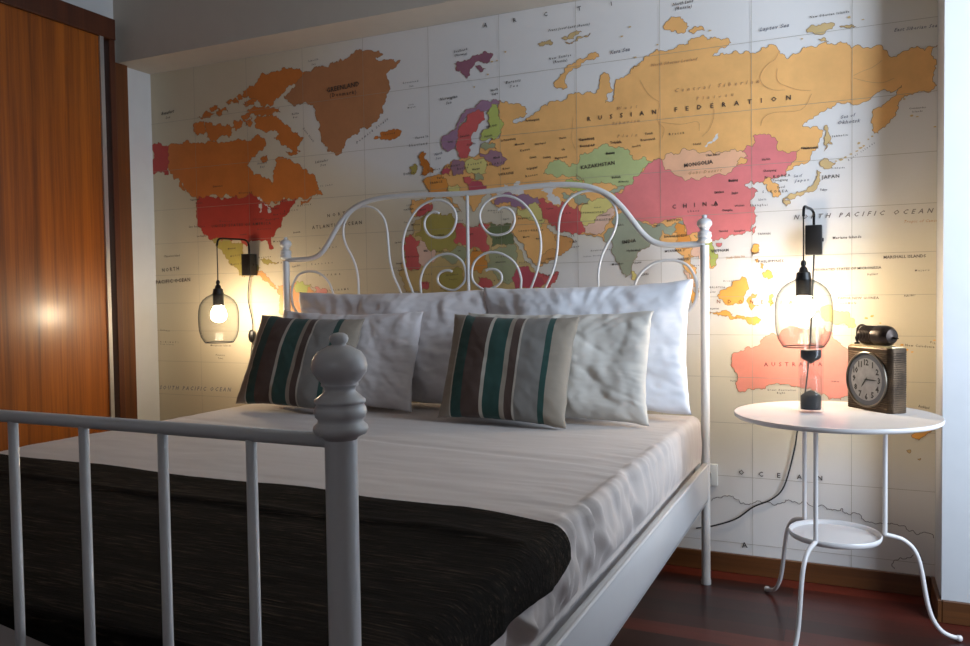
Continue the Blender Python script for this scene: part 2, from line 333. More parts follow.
# printed map content in millimetres on the wall (x, z)
LAND = [('alaska',[(-2183,1684),(-2065,1674),(-2064,1620),(-2073,1541),(-2111,1556),(-2154,1553),(-2188,1549)]),('canada',[(-2065,1674),(-1982,1671),(-1917,1671),(-1846,1660),(-1775,1658),(-1697,1661),(-1606,1650),(-1569,1661),(-1546,1676),(-1524,1656),(-1503,1637),(-1515,1615),(-1548,1600),(-1586,1580),(-1610,1541),(-1588,1522),(-1551,1501),(-1515,1487),(-1493,1480),(-1476,1449),(-1467,1466),(-1463,1495),(-1451,1529),(-1454,1558),(-1432,1567),(-1397,1559),(-1375,1551),(-1333,1531),(-1320,1518),(-1292,1505),(-1265,1480),(-1245,1461),(-1232,1427),(-1228,1398),(-1253,1389),(-1296,1374),(-1338,1379),(-1345,1377),(-1380,1383),(-1438,1377),(-1467,1373),(-1496,1363),(-1525,1377),(-1554,1396),(-1614,1414),(-1783,1420),(-1902,1412),(-1934,1426),(-1966,1453),(-2005,1505),(-2066,1546)]),('canada',[(-1246,1411),(-1219,1409),(-1208,1391),(-1240,1386)]),('canada',[(-1324,1370),(-1282,1373),(-1267,1384),(-1282,1362),(-1324,1353)]),('canada',[(-1566,1736),(-1514,1746),(-1456,1742),(-1414,1715),(-1372,1688),(-1330,1661),(-1300,1635),(-1317,1620),(-1338,1605),(-1318,1580),(-1374,1597),(-1402,1616),(-1430,1636),(-1459,1650),(-1429,1665),(-1465,1680),(-1502,1678),(-1531,1692),(-1560,1706)]),('canada',[(-1906,1759),(-1850,1762),(-1844,1710),(-1892,1701),(-1915,1729)]),('canada',[(-1842,1758),(-1756,1744),(-1703,1732),(-1688,1696),(-1705,1673),(-1774,1674),(-1837,1686),(-1843,1722)]),('canada',[(-1889,1781),(-1849,1801),(-1786,1789),(-1818,1774),(-1866,1773)]),('canada',[(-1770,1811),(-1723,1812),(-1709,1786),(-1755,1785)]),('canada',[(-1817,1816),(-1769,1825),(-1778,1806),(-1809,1803)]),('canada',[(-1722,1835),(-1653,1836),(-1647,1815),(-1707,1818)]),('canada',[(-1616,1823),(-1556,1822),(-1557,1799),(-1609,1799)]),('canada',[(-1602,1781),(-1528,1790),(-1426,1779),(-1420,1756),(-1499,1756),(-1588,1758)]),('canada',[(-1679,1748),(-1641,1750),(-1635,1714),(-1665,1699),(-1688,1719)]),('canada',[(-1626,1748),(-1573,1749),(-1582,1726),(-1612,1717)]),('canada',[(-1623,1842),(-1622,1871),(-1584,1890),(-1539,1907),(-1494,1925),(-1436,1935),(-1379,1935),(-1309,1921),(-1274,1909),(-1310,1891),(-1352,1868),(-1396,1839),(-1439,1821),(-1462,1789),(-1527,1802),(-1571,1824)]),('canada',[(-1636,1764),(-1592,1773),(-1576,1754),(-1619,1745)]),('canada',[(-1626,1814),(-1590,1830),(-1548,1819),(-1591,1807)]),('canada',[(-1713,1834),(-1669,1838),(-1660,1821),(-1705,1821)]),('canada',[(-1777,1796),(-1750,1797),(-1742,1779),(-1769,1778)]),('canada',[(-1659,1852),(-1633,1855),(-1625,1837),(-1647,1833)]),('canada',[(-1593,1749),(-1572,1727),(-1586,1708),(-1602,1723)]),('canada',[(-1396,1587),(-1353,1589),(-1332,1570),(-1375,1568)]),('canada',[(-1535,1564),(-1497,1579),(-1491,1555),(-1520,1546)]),('canada',[(-2005,1501),(-1989,1479),(-1974,1447),(-1990,1461)]),('sea',[(-1575,1392),(-1544,1403),(-1519,1378),(-1541,1384),(-1566,1386)]),('greenland',[(-1400,1825),(-1366,1837),(-1336,1857),(-1291,1902),(-1247,1916),(-1205,1922),(-1163,1916),(-1157,1931),(-1106,1943),(-1051,1955),(-997,1957),(-944,1948),(-900,1931),(-936,1924),(-910,1906),(-866,1908),(-819,1898),(-832,1885),(-867,1874),(-885,1855),(-876,1824),(-873,1786),(-887,1758),(-905,1731),(-905,1697),(-932,1674),(-959,1662),(-1013,1648),(-1059,1622),(-1078,1613),(-1092,1584),(-1107,1554),(-1125,1548),(-1148,1562),(-1181,1568),(-1199,1601),(-1212,1641),(-1215,1688),(-1234,1713),(-1235,1744),(-1247,1768),(-1280,1780),(-1328,1781),(-1367,1790),(-1386,1808)]),('canada',[(-952,1601),(-916,1601),(-920,1621),(-881,1628),(-837,1627),(-820,1615),(-838,1598),(-873,1586),(-903,1593)]),('usa',[(-1907,1410),(-1783,1418),(-1614,1412),(-1555,1394),(-1511,1370),(-1496,1360),(-1468,1350),(-1438,1360),(-1380,1374),(-1345,1381),(-1352,1361),(-1381,1339),(-1404,1312),(-1426,1290),(-1434,1261),(-1463,1240),(-1486,1223),(-1487,1200),(-1473,1172),(-1487,1168),(-1504,1195),(-1516,1213),(-1560,1211),(-1605,1208),(-1621,1187),(-1651,1206),(-1712,1215),(-1774,1223),(-1821,1225),(-1860,1251),(-1883,1271),(-1906,1308),(-1912,1358)]),('sea',[(-1550,1370),(-1537,1373),(-1536,1335),(-1546,1333)]),('sea',[(-1520,1372),(-1486,1349),(-1481,1334),(-1500,1331),(-1497,1350),(-1516,1365)]),('olive',[(-1821,1225),(-1712,1215),(-1651,1204),(-1644,1164),(-1638,1117),(-1601,1092),(-1563,1103),(-1549,1090),(-1580,1062),(-1625,1057),(-1670,1076),(-1715,1107),(-1745,1144),(-1775,1181),(-1798,1206)]),('tan',[(-1579,1074),(-1535,1072),(-1506,1048),(-1477,1018),(-1449,995),(-1471,995),(-1506,1025),(-1543,1049)]),('tan',[(-1455,1012),(-1412,1023),(-1333,1016),(-1278,992),(-1209,962),(-1115,944),(-1063,888),(-1079,787),(-1148,674),(-1234,557),(-1277,486),(-1318,554),(-1343,669),(-1396,796),(-1451,901),(-1442,971)]),('lime',[(-1383,1011),(-1319,1025),(-1277,1015),(-1299,981),(-1349,981)]),('pink',[(-1277,1009),(-1209,996),(-1196,962),(-1251,969)]),('olive',[(-1548,1128),(-1503,1130),(-1445,1113),(-1475,1109),(-1533,1116)]),('plum',[(-582,1853),(-546,1856),(-511,1863),(-502,1873),(-467,1875),(-416,1863),(-429,1848),(-468,1845),(-489,1848),(-494,1837),(-525,1790),(-547,1809),(-569,1823)]),('plum',[(-490,1833),(-468,1831),(-446,1815),(-464,1806),(-481,1820)]),('khaki',[(-236,1879),(-200,1885),(-176,1878),(-184,1868),(-216,1869)]),('khaki',[(-144,1888),(-105,1901),(-66,1899),(-97,1878),(-128,1878)]),('khaki',[(-129,1871),(-97,1870),(-66,1881),(-35,1891),(-43,1881),(-82,1868),(-113,1864)]),('russia',[(-174,1717),(-166,1738),(-150,1759),(-122,1785),(-82,1802),(-44,1811),(-5,1813),(-2,1802),(-36,1796),(-67,1789),(-98,1774),(-122,1755),(-134,1734),(-122,1707),(-138,1701),(-162,1708)]),('russia',[(226,1875),(240,1890),(272,1898),(295,1886),(314,1862),(304,1846),(267,1856)]),('russia',[(313,1847),(335,1859),(362,1850),(366,1839),(330,1833)]),('khaki',[(686,1795),(707,1807),(735,1807),(769,1796),(749,1786),(707,1781),(689,1785)]),('khaki',[(783,1791),(811,1789),(831,1783),(804,1782)]),('khaki',[(721,1760),(738,1763),(752,1748),(731,1751)]),('russia',[(-388,1691),(-334,1670),(-285,1650),(-280,1629),(-302,1617),(-334,1615),(-335,1600),(-313,1603),(-280,1614),(-248,1631),(-227,1643),(-200,1650),(-164,1666),(-122,1675),(-92,1686),(-51,1682),(-22,1673),(-12,1677),(-1,1714),(14,1745),(33,1733),(38,1700),(48,1679),(28,1649),(18,1636),(39,1638),(52,1665),(57,1702),(77,1718),(111,1728),(116,1746),(144,1756),(117,1741),(146,1760),(184,1788),(221,1792),(267,1795),(312,1802),(321,1819),(357,1825),(401,1813),(445,1801),(452,1787),(436,1775),(410,1761),(392,1750),(418,1756),(470,1757),(538,1744),(547,1756),(597,1750),(605,1730),(625,1710),(646,1725),(670,1730),(718,1736),(728,1744),(742,1748),(770,1735),(804,1737),(818,1717),(865,1714),(905,1712),(918,1696),(921,1684),(964,1689),(1009,1690),(1021,1681),(1034,1694),(1066,1694),(1081,1692),(1082,1574),(1046,1563),(1025,1556),(1013,1560),(988,1553),(967,1553),(958,1545),(950,1531),(950,1517),(941,1504),(941,1492),(928,1484),(916,1468),(903,1458),(894,1444),(883,1445),(879,1467),(876,1492),(876,1511),(890,1524),(911,1533),(928,1548),(945,1568),(958,1578),(958,1585),(950,1577),(941,1570),(928,1565),(917,1573),(902,1576),(889,1569),(881,1563),(872,1552),(859,1546),(846,1543),(828,1540),(815,1547),(797,1546),(770,1544),(747,1539),(736,1528),(724,1525),(706,1509),(687,1499),(673,1488),(687,1486),(697,1478),(706,1485),(720,1478),(736,1467),(731,1447),(724,1433),(720,1414),(697,1386),(683,1367),(664,1362),(645,1353),(637,1350),(612,1339),(592,1327),(575,1324),(596,1309),(606,1282),(600,1265),(583,1266),(577,1284),(566,1307),(550,1317),(524,1310),(512,1324),(494,1312),(512,1297),(537,1287),(524,1270),(511,1257),(528,1234),(535,1207),(524,1181),(494,1151),(459,1144),(433,1136),(407,1142),(416,1139),(390,1135),(381,1127),(381,1113),(394,1094),(407,1071),(402,1049),(385,1036),(371,1050),(354,1068),(327,1078),(309,1088),(322,1051),(326,996),(344,959),(331,959),(317,1005),(299,1033),(295,1070),(281,1089),(263,1099),(235,1119),(226,1133),(207,1129),(184,1135),(150,1112),(131,1085),(112,1057),(107,1029),(87,1012),(73,1030),(53,1068),(39,1117),(34,1145),(25,1136),(10,1142),(-5,1162),(-35,1168),(-65,1174),(-106,1190),(-136,1202),(-113,1175),(-131,1184),(-149,1182),(-167,1189),(-190,1210),(-206,1214),(-197,1193),(-185,1178),(-170,1178),(-131,1168),(-107,1155),(-110,1136),(-125,1116),(-149,1106),(-186,1084),(-223,1071),(-253,1063),(-266,1075),(-278,1093),(-296,1123),(-315,1152),(-333,1176),(-342,1188),(-352,1192),(-339,1206),(-332,1246),(-319,1280),(-338,1287),(-376,1292),(-414,1297),(-425,1304),(-450,1320),(-429,1338),(-467,1333),(-489,1296),(-506,1278),(-523,1306),(-552,1342),(-587,1360),(-609,1342),(-574,1309),(-558,1281),(-588,1298),(-622,1335),(-653,1352),(-675,1342),(-689,1315),(-721,1290),(-780,1285),(-789,1313),(-779,1341),(-711,1344),(-697,1375),(-714,1392),(-732,1413),(-705,1423),(-669,1428),(-638,1449),(-607,1466),(-571,1482),(-550,1488),(-520,1493),(-477,1505),(-460,1530),(-434,1543),(-405,1548),(-392,1569),(-404,1619),(-403,1664)]),('sea',[(-399,1347),(-378,1378),(-363,1373),(-363,1359),(-338,1361),(-338,1375),(-313,1383),(-318,1369),(-298,1345),(-298,1331),(-328,1333),(-364,1335),(-394,1333),(-410,1343)]),('sea',[(-230,1344),(-194,1371),(-163,1361),(-187,1330),(-156,1309),(-152,1284),(-187,1282),(-203,1305),(-203,1331)]),('sea',[(364,1452),(395,1476),(410,1490),(409,1475),(387,1459),(369,1447)]),('kaz',[(-219,1401),(-203,1430),(-146,1442),(-89,1426),(-74,1463),(-23,1478),(26,1490),(80,1473),(104,1448),(142,1426),(180,1415),(203,1407),(153,1394),(143,1376),(119,1368),(114,1340),(80,1338),(36,1351),(-33,1351),(-73,1368),(-93,1394),(-65,1366),(-126,1385),(-167,1383),(-188,1399)]),('turk',[(-150,1327),(-117,1314),(-59,1315),(-41,1298),(-47,1278),(-82,1278),(-129,1303)]),('lime',[(-155,1364),(-94,1370),(-33,1351),(-43,1330),(-114,1335),(-156,1345)]),('turk',[(-3,1334),(80,1338),(95,1321),(46,1312),(6,1315)]),('yellow',[(-77,1261),(-71,1277),(-41,1295),(-1,1301),(33,1293),(39,1265),(10,1245),(-19,1224),(-36,1211),(-71,1210),(-77,1233)]),('pale',[(-71,1210),(-36,1211),(-19,1224),(10,1245),(39,1265),(56,1259),(44,1232),(21,1205),(15,1183),(-2,1168),(-19,1168),(-37,1172),(-63,1179),(-60,1195)]),('red',[(-241,1310),(-220,1314),(-196,1296),(-178,1283),(-153,1282),(-147,1298),(-129,1295),(-82,1278),(-77,1255),(-77,1233),(-71,1210),(-60,1195),(-63,1179),(-83,1171),(-113,1175),(-131,1184),(-149,1182),(-167,1189),(-190,1210),(-208,1234),(-226,1258),(-238,1281)]),('purple',[(-421,1315),(-393,1332),(-317,1329),(-242,1319),(-231,1294),(-274,1286),(-339,1287),(-416,1300)]),('yellow',[(-325,1280),(-275,1295),(-241,1287),(-226,1258),(-215,1228),(-233,1206),(-258,1231),(-307,1245),(-326,1257)]),('tan',[(-179,1170),(-164,1175),(-131,1168),(-107,1155),(-110,1136),(-125,1116),(-149,1106),(-186,1084),(-229,1074),(-228,1103),(-173,1118),(-167,1146)]),('india',[(10,1161),(20,1180),(50,1193),(45,1221),(60,1240),(84,1243),(113,1223),(151,1202),(184,1186),(198,1190),(236,1184),(273,1196),(291,1204),(295,1185),(263,1164),(235,1160),(222,1175),(212,1138),(184,1135),(150,1112),(131,1085),(112,1057),(107,1029),(87,1012),(73,1030),(53,1068),(39,1117),(34,1145),(25,1136),(10,1142)]),('yellow',[(107,1033),(126,1023),(121,1002),(109,1005)]),('china',[(51,1316),(85,1322),(114,1340),(119,1368),(143,1376),(172,1411),(190,1421),(223,1407),(228,1383),(264,1362),(319,1349),(382,1344),(426,1350),(469,1378),(504,1395),(486,1408),(521,1436),(521,1471),(555,1475),(580,1461),(596,1420),(629,1405),(666,1414),(654,1381),(629,1361),(625,1340),(592,1327),(550,1317),(524,1310),(512,1324),(494,1312),(512,1297),(537,1287),(524,1270),(511,1257),(528,1234),(535,1207),(524,1181),(494,1151),(459,1144),(433,1136),(416,1139),(381,1131),(354,1151),(327,1161),(300,1144),(300,1181),(291,1204),(263,1210),(208,1199),(151,1207),(113,1227),(84,1248),(60,1278),(55,1297)]),('mongolia',[(190,1421),(237,1438),(283,1439),(319,1443),(346,1429),(400,1420),(452,1433),(487,1421),(504,1406),(469,1378),(426,1350),(382,1344),(319,1349),(264,1362),(228,1383),(223,1407)]),('orange',[(263,1187),(295,1190),(304,1153),(318,1125),(309,1107),(290,1098),(272,1117)]),('pale',[(318,1116),(354,1114),(380,1095),(354,1068),(327,1078)]),('lime',[(327,1152),(354,1149),(381,1127),(394,1094),(407,1071),(402,1049),(385,1040),(380,1086),(354,1119)]),('khaki',[(738,1476),(747,1485),(749,1465),(759,1440),(763,1422),(752,1431),(747,1412),(738,1402),(740,1432),(743,1456)]),('khaki',[(731,1373),(738,1380),(752,1369),(772,1363),(765,1356),(752,1345),(738,1346),(729,1354)]),('khaki',[(718,1344),(730,1334),(727,1308),(718,1288),(698,1276),(678,1269),(653,1262),(629,1259),(612,1251),(616,1260),(645,1271),(674,1278),(690,1290),(706,1297),(714,1314)]),('khaki',[(616,1254),(635,1252),(637,1241),(624,1233),(619,1242)]),('china',[(520,1168),(530,1174),(524,1150),(518,1144)]),('china',[(400,1121),(420,1122),(416,1110),(403,1112)]),('amber',[(520,1109),(532,1114),(540,1096),(527,1081),(517,1073),(515,1089)]),('amber',[(549,1016),(578,1020),(583,1007),(569,995),(554,1003)]),('amber',[(527,1063),(537,1065),(539,1055),(532,1052)]),('amber',[(544,1049),(554,1044),(552,1031),(544,1036)]),('amber',[(404,943),(414,961),(450,974),(465,994),(485,1007),(500,996),(505,978),(495,947),(480,916),(455,911),(424,922),(409,933)]),('amber',[(507,937),(534,947),(529,936),(515,934),(519,921),(539,910),(524,905),(514,893),(507,906)]),('pale',[(293,1033),(311,1022),(327,976),(324,960),(314,976),(303,1006)]),('amber',[(306,971),(324,960),(333,939),(326,915),(311,939)]),('amber',[(378,891),(455,882),(449,872),(378,879)]),('amber',[(462,872),(495,869),(544,864),(544,859),(465,864)]),('amber',[(571,936),(583,946),(585,915),(576,905)]),('yellow',[(702,887),(741,906),(779,890),(815,867),(832,842),(794,851),(741,858)]),('amber',[(641,910),(666,923),(702,906),(702,880),(666,884)]),('amber',[(402,890),(448,884),(468,871),(443,869),(407,874)]),('australia',[(450,743),(468,751),(493,759),(527,773),(542,791),(567,809),(586,817),(596,807),(605,817),(615,830),(634,843),(658,838),(672,830),(686,818),(693,798),(705,785),(716,783),(728,803),(735,833),(742,843),(751,823),(765,803),(779,791),(792,779),(810,764),(824,735),(833,695),(833,656),(815,615),(788,604),(751,605),(728,619),(714,637),(705,631),(695,641),(686,636),(667,640),(653,647),(629,651),(600,651),(566,642),(557,631),(522,627),(492,618),(472,620),(465,633),(467,654),(460,685),(447,709),(450,727)]),('amber',[(989,501),(1002,518),(1040,526),(1048,547),(1061,558),(1065,539),(1048,523),(1031,508),(1010,487),(993,494)]),('khaki',[(976,454),(987,457),(985,445)]),('khaki',[(1006,429),(1015,432),(1012,425)]),('africa',[(-766,1257),(-738,1267),(-717,1272),(-682,1280),(-648,1281),(-600,1278),(-590,1239),(-560,1237),(-547,1233),(-514,1220),(-487,1219),(-474,1239),(-448,1231),(-422,1227),(-371,1228),(-349,1224),(-352,1192),(-346,1171),(-321,1129),(-303,1100),(-284,1076),(-272,1064),(-260,1046),(-235,1034),(-168,1041),(-162,1038),(-181,998),(-212,973),(-255,907),(-269,826),(-320,767),(-423,736),(-480,825),(-499,909),(-578,934),(-660,928),(-796,974),(-827,1018),(-831,1063),(-826,1095),(-825,1143),(-819,1191),(-796,1202),(-768,1221)]),('olive',[(-727,1273),(-682,1280),(-648,1281),(-600,1278),(-590,1239),(-595,1175),(-575,1151),(-609,1128),(-671,1127),(-719,1162),(-768,1195),(-739,1224)]),('red',[(-590,1239),(-560,1237),(-514,1220),(-487,1219),(-474,1239),(-438,1231),(-440,1134),(-476,1123),(-495,1142),(-561,1159),(-582,1157),(-595,1175)]),('green',[(-438,1228),(-422,1227),(-371,1228),(-349,1224),(-337,1159),(-340,1147),(-436,1136)]),('sage',[(-436,1136),(-337,1147),(-328,1089),(-339,1025),(-387,1002),(-425,1039),(-451,1063),(-443,1122)]),('orange',[(-508,1142),(-450,1122),(-451,1063),(-477,1040),(-517,1053),(-522,1113)]),('red',[(-826,1148),(-810,1191),(-743,1179),(-738,1083),(-749,1065),(-820,1073)]),('pale',[(-743,1179),(-719,1162),(-671,1127),(-686,1088),(-738,1077)]),('sage',[(-609,1128),(-575,1151),(-542,1143),(-522,1125),(-549,1084),(-583,1085),(-651,1111)]),('olive',[(-659,1032),(-624,1056),(-557,1054),(-557,1012),(-585,982),(-653,983)]),('crimson',[(-351,1019),(-322,1059),(-285,1064),(-260,1040),(-229,1017),(-217,999),(-267,977),(-336,978)]),('red',[(-254,1040),(-235,1034),(-168,1041),(-162,1038),(-181,998),(-212,973),(-220,999),(-229,1017)]),('red',[(-746,1022),(-715,1015),(-712,984),(-747,985)]),('red',[(-490,1028),(-451,1015),(-426,991),(-478,980)]),('red',[(-759,1278),(-744,1311),(-709,1321),(-685,1319),(-689,1295),(-717,1282),(-745,1271)]),('orange',[(-731,1408),(-697,1427),(-664,1430),(-620,1410),(-613,1385),(-616,1356),(-649,1353),(-690,1356),(-698,1372),(-711,1392)]),('brown',[(-740,1516),(-720,1529),(-709,1518),(-718,1500),(-704,1489),(-696,1469),(-674,1452),(-680,1441),(-708,1435),(-739,1435),(-724,1451),(-727,1471),(-737,1491),(-746,1507)]),('olive',[(-786,1471),(-766,1481),(-749,1473),(-755,1449),(-781,1443)]),('mauve',[(-597,1480),(-576,1483),(-538,1473),(-539,1447),(-550,1424),(-593,1422),(-603,1452)]),('crimson',[(-647,1441),(-619,1458),(-603,1452),(-604,1423),(-636,1430)]),('yellow',[(-541,1471),(-501,1479),(-454,1471),(-447,1449),(-450,1421),(-481,1419),(-513,1430),(-539,1447)]),('sage',[(-469,1533),(-453,1541),(-412,1532),(-407,1509),(-454,1508),(-469,1519)]),('mauve',[(-475,1500),(-438,1502),(-387,1497),(-362,1467),(-377,1450),(-429,1450),(-444,1470),(-475,1486)]),('crimson',[(-529,1389),(-482,1395),(-451,1374),(-446,1357),(-524,1360)]),('sage',[(-502,1420),(-466,1415),(-461,1398),(-497,1401)]),('yellow',[(-610,1385),(-572,1387),(-562,1358),(-610,1356)]),('red',[(-550,1414),(-518,1417),(-503,1401),(-513,1392),(-545,1395)]),('purple',[(-384,1688),(-415,1698),(-446,1695),(-477,1689),(-509,1673),(-541,1658),(-562,1636),(-568,1623),(-584,1596),(-606,1588),(-639,1577),(-639,1553),(-629,1528),(-616,1517),(-594,1525),(-580,1533),(-569,1561),(-568,1594),(-547,1625),(-525,1647),(-498,1658),(-457,1654),(-431,1665),(-415,1677),(-394,1675)]),('red',[(-498,1658),(-457,1656),(-452,1625),(-473,1613),(-484,1595),(-505,1579),(-511,1555),(-503,1541),(-522,1523),(-522,1500),(-538,1487),(-557,1488),(-565,1508),(-578,1528),(-580,1543),(-569,1561),(-571,1590),(-552,1616),(-530,1643)]),('lime',[(-425,1678),(-405,1676),(-395,1647),(-390,1619),(-380,1590),(-386,1567),(-407,1550),(-458,1546),(-474,1552),(-471,1575),(-452,1588),(-432,1604),(-442,1619),(-446,1648),(-431,1665)])]
ISLETS = [('khaki',(774,1367)),('khaki',(788,1371)),('khaki',(801,1377)),('khaki',(817,1386)),('khaki',(833,1394)),('khaki',(844,1403)),('khaki',(853,1409)),('khaki',(866,1428)),('khaki',(877,1436)),('khaki',(965,1542)),('khaki',(986,1489)),('khaki',(1001,1484)),('khaki',(839,1418)),('amber',(901,851)),('amber',(912,823)),('amber',(926,811)),('amber',(943,798)),('amber',(962,783)),('amber',(976,768)),('amber',(990,762)),('amber',(861,867)),('amber',(878,874)),('amber',(1050,799)),('khaki',(-365,1868)),('khaki',(-438,1793)),('khaki',(-495,1753)),('khaki',(-399,1840)),('khaki',(-420,1839)),('khaki',(111,1889)),('khaki',(82,1861)),('khaki',(129,1781)),('khaki',(673,1767)),('khaki',(1100,1720)),('khaki',(811,1814)),('khaki',(850,1801)),('khaki',(1049,1449)),('khaki',(384,1836)),('khaki',(207,1814))]
